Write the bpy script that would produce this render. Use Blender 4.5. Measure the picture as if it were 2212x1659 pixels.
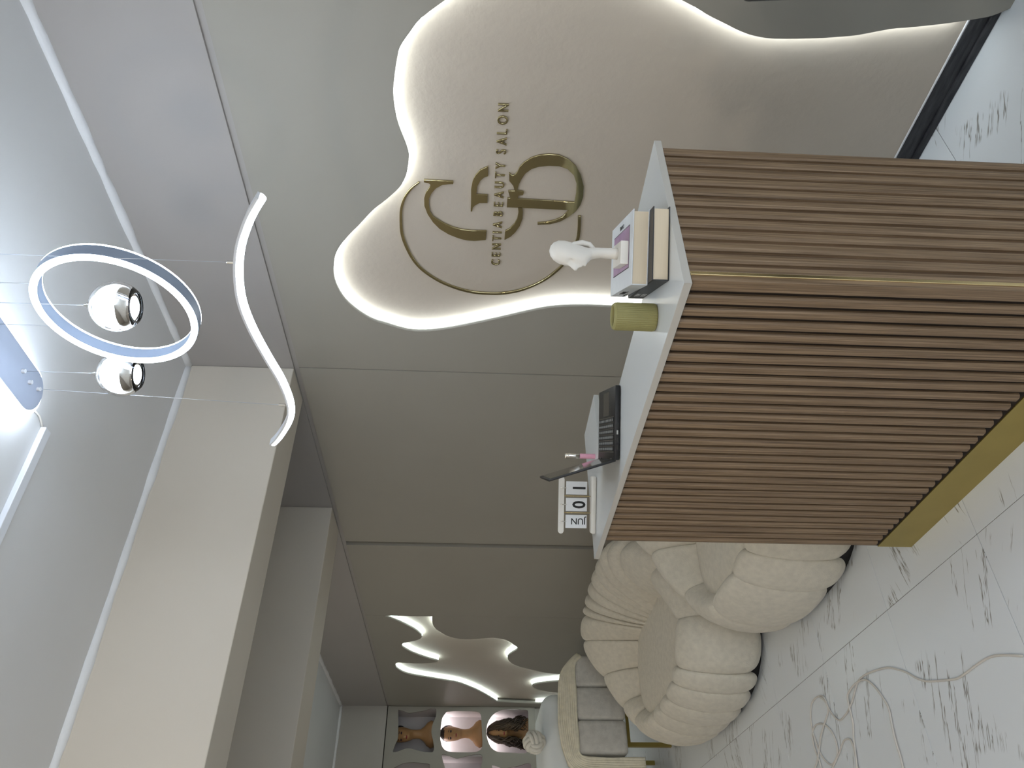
import bpy, bmesh, math, random
from mathutils import Vector, Matrix

for o in list(bpy.data.objects):
    bpy.data.objects.remove(o)
S = bpy.context.scene
C = S.collection
random.seed(7)

# ------------------------------------------------------------------ camera
# hand-held phone turned on its side: the picture's left edge is up in the room
cam_d = bpy.data.cameras.new('camera')
cam = bpy.data.objects.new('camera', cam_d)
C.objects.link(cam)
S.camera = cam
cam_d.sensor_fit = 'HORIZONTAL'
cam_d.sensor_width = 36.0
cam_d.lens = 1619.25 / 2212 * 36.0
cam_d.clip_start = 0.005
RIGHT = Vector((0.6159593, 0.7872508, 0.0288140))
DOWN = Vector((0.0544250, -0.0060372, -0.9984996))
FWD = Vector((-0.7858957, 0.6166033, -0.0465648))
cam.matrix_world = Matrix(((DOWN.x, RIGHT.x, -FWD.x, 0.0),
                           (DOWN.y, RIGHT.y, -FWD.y, 0.0),
                           (DOWN.z, RIGHT.z, -FWD.z, 1.5),
                           (0, 0, 0, 1)))

# ------------------------------------------------------------------ world, view
W = bpy.data.worlds.new('overcast_daylight')
S.world = W
W.use_nodes = True
W.node_tree.nodes['Background'].inputs['Color'].default_value = (0.80, 0.90, 1.0, 1)
W.node_tree.nodes['Background'].inputs['Strength'].default_value = 1.7
S.view_settings.view_transform = 'Standard'
S.view_settings.look = 'None'
S.view_settings.exposure = 0.70
S.view_settings.gamma = 1.0
S.view_settings.use_curve_mapping = False

# lamp strengths (W per m2 sr of the glowing surfaces)
E_PENDANT = 13.5
E_RIM = 8.0
E_STRIP = 6.5
E_STRIP_FAR = 8.0
E_NICHE = 20.0
E_WARM = 42.0

# ------------------------------------------------------------------ helpers
WM = {}

def wm(o):
    return WM.get(o.name, Matrix.Identity(4))

def thing(name, label, cat, loc=(0, 0, 0), rotz=0.0, group=None, kind=None):
    o = bpy.data.objects.new(name, None)
    o.empty_display_size = 0.05
    C.objects.link(o)
    o.location = loc
    o.rotation_euler = (0, 0, rotz)
    WM[o.name] = Matrix.Translation(loc) @ Matrix.Rotation(rotz, 4, 'Z')
    if kind:
        o['kind'] = kind
    if label:
        o['label'] = label
    if cat:
        o['category'] = cat
    if group:
        o['group'] = group
    return o

def tag(o, label=None, cat=None, group=None, kind=None):
    if label: o['label'] = label
    if cat: o['category'] = cat
    if group: o['group'] = group
    if kind: o['kind'] = kind
    return o

def part(name, bm, m, parent=None, local=False, smooth=False, label=None, kind=None):
    """bm holds world coordinates unless local=True (then the parent's own)."""
    me = bpy.data.meshes.new(name)
    if isinstance(bm, bpy.types.Mesh):
        me = bm
    else:
        bm.to_mesh(me)
        bm.free()
    if parent is not None and not local:
        me.transform(wm(parent).inverted())
    if smooth:
        for p in me.polygons:
            p.use_smooth = True
        if smooth != True:
            me.set_sharp_from_angle(angle=math.radians(smooth))
    if m is not None:
        me.materials.clear()
        me.materials.append(m)
    o = bpy.data.objects.new(name, me)
    C.objects.link(o)
    if parent is not None:
        o.parent = parent
        WM[o.name] = wm(parent).copy()
    else:
        WM[o.name] = Matrix.Identity(4)
    if label: o['label'] = label
    if kind: o['kind'] = kind
    return o

def single(name, bm, m, label, cat, origin=None, group=None, smooth=False, kind=None):
    o = part(name, bm, m, None, smooth=smooth)
    if origin is not None:
        o.data.transform(Matrix.Translation(-Vector(origin)))
        o.location = origin
        WM[o.name] = Matrix.Translation(origin)
    return tag(o, label, cat, group, kind)

def inst(name, me, loc, parent, rot=(0, 0, 0), scale=(1, 1, 1)):
    """a copy sharing mesh data; loc in the parent's space"""
    o = bpy.data.objects.new(name, me)
    C.objects.link(o)
    o.location = loc
    o.rotation_euler = rot
    o.scale = scale
    o.parent = parent
    return o

def nb():
    return bmesh.new()

def box(bm, lo, hi, bev=0.0, seg=2, mat=None):
    lo, hi = Vector(lo), Vector(hi)
    r = bmesh.ops.create_cube(bm, size=1.0)
    vs = r['verts']
    c = (lo + hi) / 2
    d = hi - lo
    for v in vs:
        v.co = Vector((v.co.x * d.x, v.co.y * d.y, v.co.z * d.z)) + c
    if bev > 0:
        es = list({e for v in vs for e in v.link_edges})
        rr = bmesh.ops.bevel(bm, geom=es, offset=bev, segments=seg, affect='EDGES', profile=0.5)
        vs = list({v for f in rr['faces'] for v in f.verts} | {v for v in vs if v.is_valid})
    if mat is not None:
        for v in vs:
            v.co = mat @ v.co
    return bm

def rot_at(p, ang, ax='Z'):
    p = Vector(p)
    return Matrix.Translation(p) @ Matrix.Rotation(ang, 4, ax) @ Matrix.Translation(-p)

def tube(bm, pts, r, n=8, closed=False, cap=True, flat=None):
    """tube along pts; r number or list; flat=(a,b) scales of the section"""
    pts = [Vector(p) for p in pts]
    N = len(pts)
    rs = r if isinstance(r, (list, tuple)) else [r] * N
    T = []
    for i in range(N):
        a = pts[(i - 1) % N] if (closed or i > 0) else pts[i]
        b = pts[(i + 1) % N] if (closed or i < N - 1) else pts[i]
        T.append((b - a).normalized())
    up = Vector((0, 0, 1))
    if abs(T[0].dot(up)) > 0.95:
        up = Vector((1, 0, 0))
    u = (up - T[0] * up.dot(T[0])).normalized()
    rings = []
    for i in range(N):
        u = (u - T[i] * u.dot(T[i]))
        if u.length < 1e-6:
            u = Vector((1, 0, 0))
        u.normalize()
        v = T[i].cross(u)
        ring = []
        for k in range(n):
            a = 2 * math.pi * k / n
            ring.append(bm.verts.new(pts[i] + (u * math.cos(a) + v * math.sin(a)) * rs[i]))
        rings.append(ring)
    M = N if closed else N - 1
    for i in range(M):
        A, B = rings[i], rings[(i + 1) % N]
        for k in range(n):
            bm.faces.new((A[k], A[(k + 1) % n], B[(k + 1) % n], B[k]))
    if cap and not closed:
        bm.faces.new(rings[0][::-1])
        bm.faces.new(rings[-1])
    return bm

def lathe(bm, prof, n=32, c=(0, 0, 0), cap=True, fn=None):
    """prof: (r,z) list; fn(angle)->radius factor"""
    c = Vector(c)
    rings = []
    for r, z in prof:
        ring = []
        for k in range(n):
            a = 2 * math.pi * k / n
            rr = r * (fn(a) if fn else 1)
            ring.append(bm.verts.new(c + Vector((rr * math.cos(a), rr * math.sin(a), z))))
        rings.append(ring)
    for A, B in zip(rings, rings[1:]):
        for k in range(n):
            bm.faces.new((A[k], A[(k + 1) % n], B[(k + 1) % n], B[k]))
    if cap:
        bm.faces.new(rings[0][::-1])
        bm.faces.new(rings[-1])
    return bm

def ellipsoid(bm, c, r, u=20, v=12, mat=None):
    rr = bmesh.ops.create_uvsphere(bm, u_segments=u, v_segments=v, radius=1.0)
    for w in rr['verts']:
        p = Vector((w.co.x * r[0], w.co.y * r[1], w.co.z * r[2]))
        if mat is not None:
            p = mat @ p
        w.co = p + Vector(c)
    return bm

def catmull(pts, k=4, closed=False):
    P = [Vector(p) for p in pts]
    N = len(P)
    out = []
    rng = range(N if closed else N - 1)
    for i in rng:
        if closed:
            p0, p1, p2, p3 = P[(i - 1) % N], P[i], P[(i + 1) % N], P[(i + 2) % N]
        else:
            p0, p1, p2, p3 = P[max(i - 1, 0)], P[i], P[i + 1], P[min(i + 2, N - 1)]
        for j in range(k):
            t = j / k
            out.append(0.5 * ((2 * p1) + (p2 - p0) * t + (2 * p0 - 5 * p1 + 4 * p2 - p3) * t * t
                              + (3 * p1 - p0 - 3 * p2 + p3) * t ** 3))
    if not closed:
        out.append(P[-1])
    return out

def curve_mesh(cu, mp):
    ob = bpy.data.objects.new('tmp_curve', cu)
    C.objects.link(ob)
    dg = bpy.context.evaluated_depsgraph_get()
    dg.update()
    me = bpy.data.meshes.new_from_object(ob.evaluated_get(dg))
    bpy.data.objects.remove(ob)
    bpy.data.curves.remove(cu)
    bm = nb()
    bm.from_mesh(me)
    bpy.data.meshes.remove(me)
    for v in bm.verts:
        v.co = mp(v.co)
    bmesh.ops.remove_doubles(bm, verts=bm.verts[:], dist=1e-6)
    bmesh.ops.recalc_face_normals(bm, faces=bm.faces[:])
    return bm

def plate(loops, t, mp, bev=0.0):
    """flat plate from 2D loops (first outer, others holes), thickness t centred; mp maps (u,v,w)->world"""
    cu = bpy.data.curves.new('tmp_plate', 'CURVE')
    cu.dimensions = '2D'
    cu.fill_mode = 'BOTH'
    cu.extrude = t / 2
    cu.bevel_depth = bev
    for lp in loops:
        sp = cu.splines.new('POLY')
        sp.points.add(len(lp) - 1)
        for p, q in zip(sp.points, lp):
            p.co = (q[0], q[1], 0, 1)
        sp.use_cyclic_u = True
    return curve_mesh(cu, mp)

def text(s, h, depth, mp, align='CENTER', xs=1.0, bold=0.0):
    """text of cap height h centred on the origin of (u,v,w)"""
    cu = bpy.data.curves.new('tmp_text', 'FONT')
    cu.body = s
    cu.size = h / 0.72
    cu.align_x = align
    cu.extrude = depth / 2
    cu.offset = bold
    cu.resolution_u = 3
    return curve_mesh(cu, lambda c: mp(Vector((c.x * xs, c.y - h / 2, c.z))))

# ------------------------------------------------------------------ materials
def newmat(name):
    m = bpy.data.materials.new(name)
    m.use_nodes = True
    nt = m.node_tree
    b = nt.nodes['Principled BSDF']
    return m, nt, b

def N(nt, t, **kw):
    n = nt.nodes.new(t)
    for k, v in kw.items():
        setattr(n, k, v)
    return n

def mat(name, col, rough=0.5, metal=0.0, var=0.0, vs=4.0, bump=0.0, bs=60.0, stretch=(1, 1, 1),
        col2=None, detail=4.0, spec=0.5, coat=0.0, sheen=0.0, trans=0.0, ior=1.45):
    m, nt, b = newmat(name)
    b.inputs['Base Color'].default_value = (*col, 1)
    b.inputs['Roughness'].default_value = rough
    b.inputs['Metallic'].default_value = metal
    b.inputs['Specular IOR Level'].default_value = spec
    b.inputs['Coat Weight'].default_value = coat
    b.inputs['Sheen Weight'].default_value = sheen
    b.inputs['Transmission Weight'].default_value = trans
    b.inputs['IOR'].default_value = ior
    tc = N(nt, 'ShaderNodeTexCoord')
    mp = N(nt, 'ShaderNodeMapping')
    mp.inputs['Scale'].default_value = stretch
    nt.links.new(tc.outputs['Object'], mp.inputs['Vector'])
    n1 = N(nt, 'ShaderNodeTexNoise')
    n1.inputs['Scale'].default_value = vs
    n1.inputs['Detail'].default_value = detail
    nt.links.new(mp.outputs['Vector'], n1.inputs['Vector'])
    rp = N(nt, 'ShaderNodeValToRGB')
    c2 = col2 if col2 else tuple(max(0, c * (1 - var)) for c in col)
    c1 = col if col2 else tuple(min(1, c * (1 + var)) for c in col)
    rp.color_ramp.elements[0].color = (*c2, 1)
    rp.color_ramp.elements[1].color = (*c1, 1)
    rp.color_ramp.elements[0].position = 0.32
    rp.color_ramp.elements[1].position = 0.68
    nt.links.new(n1.outputs['Fac'], rp.inputs['Fac'])
    nt.links.new(rp.outputs['Color'], b.inputs['Base Color'])
    if bump > 0:
        n2 = N(nt, 'ShaderNodeTexNoise')
        n2.inputs['Scale'].default_value = bs
        n2.inputs['Detail'].default_value = 3
        nt.links.new(mp.outputs['Vector'], n2.inputs['Vector'])
        bp = N(nt, 'ShaderNodeBump')
        bp.inputs['Strength'].default_value = bump
        bp.inputs['Distance'].default_value = 0.004
        nt.links.new(n2.outputs['Fac'], bp.inputs['Height'])
        nt.links.new(bp.outputs['Normal'], b.inputs['Normal'])
    return m

def emis(name, col, s):
    m, nt, b = newmat(name)
    b.inputs['Base Color'].default_value = (0.8, 0.8, 0.8, 1)
    b.inputs['Emission Color'].default_value = (*col, 1)
    b.inputs['Emission Strength'].default_value = s
    return m

M = {}
M['panel'] = mat('greige_wall_panel', (0.348, 0.332, 0.290), 0.55, var=0.02, vs=2.0, bump=0.08, bs=25)
M['plaster'] = mat('greige_plaster', (0.50, 0.44, 0.37), 0.7, var=0.03, vs=3.0, bump=0.35, bs=38, detail=6)
M['upper'] = mat('upper_wall_paint', (0.375, 0.355, 0.34), 0.6, var=0.02, vs=2.0, bump=0.06, bs=20)
M['ceiling'] = mat('ceiling_paint', (0.66, 0.66, 0.66), 0.7, var=0.02, vs=2.0, bump=0.25, bs=14, detail=6)
M['beam'] = mat('beam_paint', (0.60, 0.55, 0.475), 0.6, var=0.02, vs=1.5, bump=0.05, bs=20)
M['farwall'] = mat('rear_wall_paint', (0.44, 0.42, 0.385), 0.6, var=0.03, vs=2.0)
M['caulk'] = mat('white_filler', (0.75, 0.76, 0.78), 0.6, var=0.03, vs=8, bump=0.3, bs=40)
M['black_base'] = mat('black_bitumen_strip', (0.012, 0.012, 0.016), 0.45, col2=(0.05, 0.05, 0.055), vs=30, bump=0.5, bs=60, stretch=(0.4, 1, 2))
M['white_lam'] = mat('white_laminate', (0.62, 0.64, 0.64), 0.28, var=0.01, vs=3)
M['edge_lam'] = mat('laminate_edge_band', (0.56, 0.54, 0.50), 0.4, var=0.02, vs=5)
M['gold_plinth'] = mat('brushed_brass_sheet', (0.42, 0.33, 0.10), 0.38, metal=0.75, var=0.06, vs=6)
M['gold_strip'] = mat('polished_brass_strip', (0.85, 0.68, 0.36), 0.25, metal=1.0, var=0.05, vs=12)
M['gold'] = mat('polished_gold_mirror', (0.52, 0.455, 0.25), 0.06, metal=1.0, var=0.03, vs=6)
M['white_metal'] = mat('white_lacquered_metal', (0.72, 0.74, 0.78), 0.35, var=0.02, vs=8)
M['silver'] = mat('brushed_silver', (0.62, 0.65, 0.70), 0.3, metal=0.9, var=0.04, vs=20)
M['ring_band'] = mat('pale_blue_anodised_band', (0.30, 0.36, 0.47), 0.4, metal=0.2, var=0.03, vs=12)
M['canopy'] = mat('blue_grey_lacquer', (0.40, 0.45, 0.56), 0.4, var=0.02, vs=12)
M['chrome'] = mat('chrome', (0.78, 0.76, 0.72), 0.08, metal=1.0, var=0.02, vs=20)
M['glass'] = mat('clear_glass', (1, 1, 1), 0.0, trans=1.0, ior=1.45, var=0.0)
M['dark'] = mat('black_plastic', (0.012, 0.012, 0.013), 0.4, var=0.2, vs=30)
M['dark_gloss'] = mat('black_screen_glass', (0.02, 0.02, 0.018), 0.08, var=0.1, vs=20)
M['grey_print'] = mat('grey_key_print', (0.5, 0.52, 0.5), 0.5, var=0.1, vs=60)
M['boucle'] = mat('cream_boucle', (0.72, 0.675, 0.575), 0.95, var=0.06, vs=35, bump=0.55, bs=220, sheen=0.25, spec=0.2)
M['boucle_grey'] = mat('light_grey_boucle', (0.64, 0.62, 0.57), 0.95, var=0.08, vs=30, bump=0.5, bs=220, sheen=0.2, spec=0.2)
M['throw'] = mat('cream_rib_knit', (0.80, 0.75, 0.60), 0.95, var=0.08, vs=30, bump=0.5, bs=90, spec=0.2)
M['duvet'] = mat('white_quilt', (0.80, 0.84, 0.85), 0.9, var=0.03, vs=8, bump=0.2, bs=12, spec=0.2)
M['knot'] = mat('ivory_knit_velvet', (0.72, 0.70, 0.63), 0.9, var=0.05, vs=25, bump=0.2, bs=120, sheen=0.3, spec=0.2)
M['sculpt'] = mat('white_matte_resin', (0.80, 0.77, 0.72), 0.45, var=0.02, vs=20)
M['candle'] = mat('olive_ribbed_wax', (0.31, 0.285, 0.115), 0.5, var=0.05, vs=30, bump=0.1, bs=150)
M['book_white'] = mat('white_book_cloth', (0.68, 0.71, 0.74), 0.45, var=0.02, vs=30)
M['book_black'] = mat('black_book_cloth', (0.02, 0.021, 0.024), 0.4, var=0.1, vs=30)
M['pages'] = mat('cream_page_block', (0.72, 0.62, 0.47), 0.8, var=0.02, vs=20, stretch=(1, 1, 40), bump=0.05, bs=60)
M['mauve'] = mat('mauve_print', (0.46, 0.30, 0.46), 0.35, col2=(0.36, 0.22, 0.38), vs=25)
M['ink'] = mat('black_ink', (0.015, 0.015, 0.015), 0.6, var=0.1, vs=60)
M['ink_white'] = mat('white_ink', (0.75, 0.76, 0.76), 0.6, var=0.03, vs=60)
M['card'] = mat('white_card', (0.74, 0.76, 0.78), 0.6, var=0.02, vs=30)
M['white_wood'] = mat('white_painted_wood', (0.74, 0.72, 0.67), 0.5, var=0.03, vs=20, stretch=(1, 1, 6))
M['pink_gloss'] = mat('pink_gloss_liquid', (0.72, 0.36, 0.48), 0.15, var=0.05, vs=60)
M['cable'] = mat('white_cable_sheath', (0.70, 0.67, 0.62), 0.5, var=0.03, vs=40)
M['skin'] = mat('mannequin_skin', (0.42, 0.235, 0.105), 0.4, var=0.06, vs=14)
M['cap'] = mat('dark_wig_cap', (0.02, 0.012, 0.010), 0.7, var=0.2, vs=60)
M['hair'] = mat('dark_brown_hair', (0.020, 0.012, 0.007), 0.42, col2=(0.075, 0.047, 0.025), vs=9, stretch=(1, 1, 0.4))
M['lips'] = mat('red_lip_paint', (0.28, 0.03, 0.035), 0.35, var=0.05, vs=60)
M['eye'] = mat('dark_eye_paint', (0.04, 0.018, 0.03), 0.35, var=0.1, vs=60)
M['niche'] = mat('niche_lining', (0.62, 0.58, 0.58), 0.6, var=0.02, vs=6)
M['seam'] = mat('shadow_gap_backing', (0.16, 0.15, 0.13), 0.8, var=0.05, vs=10)
M['grout'] = mat('grey_grout', (0.16, 0.16, 0.16), 0.9, var=0.2, vs=40)
M['chair_black'] = mat('black_leatherette', (0.012, 0.011, 0.012), 0.42, var=0.15, vs=40)

COOL = (0.74, 0.86, 1.0)
M['led_pendant'] = emis('pendant_led_diffuser', COOL, E_PENDANT)
M['led_rim'] = emis('canopy_led_rim', COOL, E_RIM)
M['led_strip'] = emis('cove_led_strip', (0.88, 0.97, 1.0), E_STRIP)
M['led_strip_far'] = emis('cove_led_strip_far', (0.84, 1.0, 0.98), E_STRIP_FAR)
M['led_niche'] = emis('niche_led', (1.0, 0.94, 0.95), E_NICHE)
M['lamp_warm'] = emis('warm_globe_glow', (1.0, 0.89, 0.73), E_WARM)

def wood_mat():
    m, nt, b = newmat('walnut_grain_laminate')
    tc = N(nt, 'ShaderNodeTexCoord')
    oi = N(nt, 'ShaderNodeObjectInfo')
    ad = N(nt, 'ShaderNodeVectorMath', operation='ADD')
    sc = N(nt, 'ShaderNodeVectorMath', operation='SCALE')
    sc.inputs['Scale'].default_value = 13.0
    nt.links.new(oi.outputs['Location'], sc.inputs[0])
    nt.links.new(tc.outputs['Object'], ad.inputs[0])
    nt.links.new(sc.outputs[0], ad.inputs[1])
    mp = N(nt, 'ShaderNodeMapping')
    mp.inputs['Scale'].default_value = (1, 1, 0.012)
    nt.links.new(ad.outputs[0], mp.inputs['Vector'])
    n1 = N(nt, 'ShaderNodeTexNoise')
    n1.inputs['Scale'].default_value = 260
    n1.inputs['Detail'].default_value = 5
    n1.inputs['Roughness'].default_value = 0.65
    nt.links.new(mp.outputs[0], n1.inputs['Vector'])
    rp = N(nt, 'ShaderNodeValToRGB')
    e = rp.color_ramp.elements
    e[0].position = 0.30; e[0].color = (0.105, 0.066, 0.036, 1)
    e[1].position = 0.72; e[1].color = (0.37, 0.262, 0.162, 1)
    mid = rp.color_ramp.elements.new(0.5); mid.color = (0.225, 0.150, 0.088, 1)
    nt.links.new(n1.outputs['Fac'], rp.inputs['Fac'])
    nt.links.new(rp.outputs['Color'], b.inputs['Base Color'])
    b.inputs['Roughness'].default_value = 0.5
    bp = N(nt, 'ShaderNodeBump')
    bp.inputs['Strength'].default_value = 0.15
    bp.inputs['Distance'].default_value = 0.001
    nt.links.new(n1.outputs['Fac'], bp.inputs['Height'])
    nt.links.new(bp.outputs['Normal'], b.inputs['Normal'])
    return m
M['wood'] = wood_mat()
M['wood_groove'] = mat('walnut_groove', (0.13, 0.078, 0.042), 0.6, var=0.25, vs=150, stretch=(1, 1, 0.02))
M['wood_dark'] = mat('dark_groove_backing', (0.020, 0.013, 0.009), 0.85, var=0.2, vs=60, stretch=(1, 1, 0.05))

def tile_mat():
    """polished white porcelain with short grey streaks, another cut of the pattern on every tile"""
    m, nt, b = newmat('white_marble_tile')
    tc = N(nt, 'ShaderNodeTexCoord')
    oi = N(nt, 'ShaderNodeObjectInfo')
    # random quarter of the pattern and one of two grain directions
    sc = N(nt, 'ShaderNodeMath', operation='MULTIPLY'); sc.inputs[1].default_value = 57.0
    nt.links.new(oi.outputs['Random'], sc.inputs[0])
    cb = N(nt, 'ShaderNodeCombineXYZ')
    nt.links.new(sc.outputs[0], cb.inputs[0]); nt.links.new(sc.outputs[0], cb.inputs[1])
    rt = N(nt, 'ShaderNodeVectorRotate', rotation_type='Z_AXIS')
    mr = N(nt, 'ShaderNodeMapRange')
    mr.inputs['To Min'].default_value = -0.55; mr.inputs['To Max'].default_value = 0.75
    nt.links.new(oi.outputs['Random'], mr.inputs['Value'])
    nt.links.new(mr.outputs[0], rt.inputs['Angle'])
    nt.links.new(tc.outputs['Object'], rt.inputs['Vector'])
    ad = N(nt, 'ShaderNodeVectorMath', operation='ADD')
    nt.links.new(rt.outputs[0], ad.inputs[0]); nt.links.new(cb.outputs[0], ad.inputs[1])
    mp = N(nt, 'ShaderNodeMapping'); mp.inputs['Scale'].default_value = (15, 1.0, 1)
    nt.links.new(ad.outputs[0], mp.inputs['Vector'])
    n1 = N(nt, 'ShaderNodeTexNoise'); n1.inputs['Scale'].default_value = 1.0
    n1.inputs['Detail'].default_value = 5; n1.inputs['Roughness'].default_value = 0.62
    nt.links.new(mp.outputs[0], n1.inputs['Vector'])
    d = N(nt, 'ShaderNodeMath', operation='SUBTRACT'); d.inputs[1].default_value = 0.5
    nt.links.new(n1.outputs['Fac'], d.inputs[0])
    ab = N(nt, 'ShaderNodeMath', operation='ABSOLUTE'); nt.links.new(d.outputs[0], ab.inputs[0])
    v1 = N(nt, 'ShaderNodeMapRange'); v1.inputs['From Min'].default_value = 0.004
    v1.inputs['From Max'].default_value = 0.011; v1.inputs['To Min'].default_value = 1; v1.inputs['To Max'].default_value = 0
    nt.links.new(ab.outputs[0], v1.inputs['Value'])
    n2 = N(nt, 'ShaderNodeTexNoise'); n2.inputs['Scale'].default_value = 3.0; n2.inputs['Detail'].default_value = 3
    nt.links.new(ad.outputs[0], n2.inputs['Vector'])
    v2 = N(nt, 'ShaderNodeMapRange'); v2.inputs['From Min'].default_value = 0.54; v2.inputs['From Max'].default_value = 0.58
    nt.links.new(n2.outputs['Fac'], v2.inputs['Value'])
    mu = N(nt, 'ShaderNodeMath', operation='MULTIPLY')
    nt.links.new(v1.outputs[0], mu.inputs[0]); nt.links.new(v2.outputs[0], mu.inputs[1])
    mx = N(nt, 'ShaderNodeMix', data_type='RGBA')
    mx.inputs['A'].default_value = (0.82, 0.865, 0.905, 1)
    mx.inputs['B'].default_value = (0.27, 0.265, 0.25, 1)
    nt.links.new(mu.outputs[0], mx.inputs['Factor'])
    nt.links.new(mx.outputs['Result'], b.inputs['Base Color'])
    b.inputs['Roughness'].default_value = 0.3
    return m
M['tile'] = tile_mat()

# ------------------------------------------------------------------ measured outlines (metres in the room)
BLOB1= [(-1.011, 1.6218), (-1.0644, 1.6902), (-1.1093, 1.7262), (-1.1552, 1.7576), (-1.1986, 1.7709), (-1.269, 1.7846), (-1.3154, 1.7902), (-1.3699, 1.7884), (-1.4189, 1.7816), (-1.4692, 1.7675), (-1.5212, 1.7543), (-1.56, 1.7551), (-1.6163, 1.7662), (-1.6671, 1.793), (-1.7204, 1.8414), (-1.771, 1.8944), (-1.8415, 1.9509), (-1.8901, 1.9922), (-1.9448, 2.0315), (-2.0004, 2.0593), (-2.0623, 2.0741), (-2.115, 2.0795), (-2.1742, 2.0733), (-2.2458, 2.049), (-2.3131, 2.0004), (-2.3584, 1.9478), (-2.3793, 1.9001), (-2.4158, 1.8057), (-2.4179, 1.7265), (-2.4023, 1.6467), (-2.3711, 1.5476), (-2.3213, 1.4113), (-2.2697, 1.2779), (-2.2429, 1.1835), (-2.2318, 1.0687), (-2.2319, 0.9564)]
BLOB1R= [(-0.9931, 0.9097), (-1.0161, 0.8603), (-1.0352, 0.8112), (-1.0546, 0.7613), (-1.0677, 0.7127), (-1.0734, 0.648), (-1.0657, 0.5247), (-1.0586, 0.4644), (-1.0497, 0.405), (-1.0275, 0.3204), (-1.0205, 0.2699), (-1.0094, 0.1992), (-0.9972, 0.1338), (-0.9827, 0.0703), (-0.9737, 0.0397), (-0.9549, 0.0063)]
B2LO = [(-5.7198, 1.797), (-5.8468, 1.798), (-5.9724, 1.7786), (-6.0876, 1.7207), (-6.1526, 1.6747), (-6.2041, 1.5992), (-6.2142, 1.5039), (-6.1973, 1.4183), (-6.172, 1.3237), (-6.191, 1.2467), (-6.2435, 1.1772), (-6.3398, 1.1236), (-6.4102, 1.0901), (-6.4688, 1.0964), (-6.5441, 1.132), (-6.6358, 1.1623), (-6.7281, 1.1526), (-6.8216, 1.1169), (-6.9157, 1.0386), (-6.9943, 0.9281), (-7.0643, 0.8163), (-7.1047, 0.7056), (-7.1124, 0.6296)]
B2UP = [(-5.7384, 2.1554), (-5.8204, 2.0764), (-5.9295, 1.9924), (-6.0299, 1.933), (-6.1209, 1.8997), (-6.1608, 1.8938), (-6.2295, 1.9137), (-6.2872, 1.9831), (-6.3316, 2.0526), (-6.3888, 2.0705), (-6.4457, 2.0593), (-6.5606, 1.9969), (-6.6628, 1.9119), (-6.7369, 1.8339), (-6.7818, 1.7792), (-6.8139, 1.7953), (-6.8419, 1.8678), (-6.8519, 1.9706), (-6.8396, 2.0723), (-6.8418, 2.1337), (-6.8905, 2.1574), (-6.9876, 2.1536), (-7.1025, 2.1085), (-7.1848, 2.0284), (-7.2665, 1.8821), (-7.3496, 1.7219), (-7.4177, 1.6023), (-7.543, 1.4912), (-7.6917, 1.3878), (-7.8855, 1.2796), (-8.0471, 1.2038), (-8.1723, 1.1572), (-8.3015, 1.1274)]
B2T = [(-7.3301, 0.6226), (-7.3901, 0.7879), (-7.4553, 0.8713), (-7.5038, 0.8788), (-7.5777, 0.8393), (-7.651, 0.7424), (-7.7053, 0.623)]
LOGO_C1 = [(-1.6581, 1.7086), (-1.66, 1.6046), (-1.6707, 1.6053), (-1.6724, 1.6243), (-1.6754, 1.644), (-1.6917, 1.6673), (-1.7127, 1.6827), (-1.7378, 1.6934), (-1.7669, 1.695), (-1.7963, 1.6919), (-1.8215, 1.6808), (-1.8379, 1.6607), (-1.8543, 1.637), (-1.8684, 1.6095), (-1.8779, 1.5749), (-1.8818, 1.5366), (-1.88, 1.4809), (-1.9242, 1.4832), (-1.93, 1.5254), (-1.9292, 1.5572), (-1.9193, 1.5889), (-1.9028, 1.6238), (-1.8775, 1.6581), (-1.8477, 1.6815), (-1.8096, 1.7008), (-1.7719, 1.7113), (-1.7386, 1.7107), (-1.7138, 1.7041), (-1.6868, 1.6884), (-1.6767, 1.6865), (-1.6703, 1.6928), (-1.6679, 1.709)]
LOGO_C2 = [(-1.8774, 1.4105), (-1.8645, 1.3944), (-1.8415, 1.3783), (-1.8147, 1.3678), (-1.7844, 1.3652), (-1.7621, 1.3686), (-1.7618, 1.3541), (-1.7836, 1.3492), (-1.8138, 1.349), (-1.8493, 1.3571), (-1.8814, 1.3726), (-1.9026, 1.3889), (-1.9197, 1.411)]
LOGO_B1 = [(-1.5907, 1.4831), (-1.6303, 1.482), (-1.6357, 1.4958), (-1.6521, 1.5101), (-1.6763, 1.5194), (-1.7128, 1.5221), (-1.7129, 1.4815), (-1.7479, 1.4812), (-1.7494, 1.5114), (-1.7606, 1.5263), (-1.7716, 1.5346), (-1.7886, 1.536), (-1.7889, 1.5418), (-1.7551, 1.5408), (-1.6895, 1.5413), (-1.6534, 1.5361), (-1.6294, 1.5267), (-1.6074, 1.511)]
LOGO_D1 = [(-1.6138, 1.409), (-1.6249, 1.3971), (-1.6206, 1.3883), (-1.6085, 1.3802), (-1.5871, 1.3735), (-1.5675, 1.3587), (-1.5495, 1.3376), (-1.537, 1.31), (-1.5305, 1.2757), (-1.5335, 1.2404), (-1.5486, 1.2069), (-1.5735, 1.1782), (-1.6109, 1.1557), (-1.6574, 1.1399), (-1.7018, 1.1358), (-1.7394, 1.1411), (-1.7697, 1.1543), (-1.7967, 1.1786), (-1.8198, 1.2071), (-1.8348, 1.2437), (-1.8393, 1.2901), (-1.8319, 1.2907), (-1.8278, 1.2617), (-1.8165, 1.2281), (-1.7977, 1.1991), (-1.765, 1.1805), (-1.7633, 1.4098), (-1.7224, 1.4092), (-1.7231, 1.3991), (-1.6909, 1.4084), (-1.6897, 1.3843), (-1.666, 1.3916), (-1.6469, 1.4064)]
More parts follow.
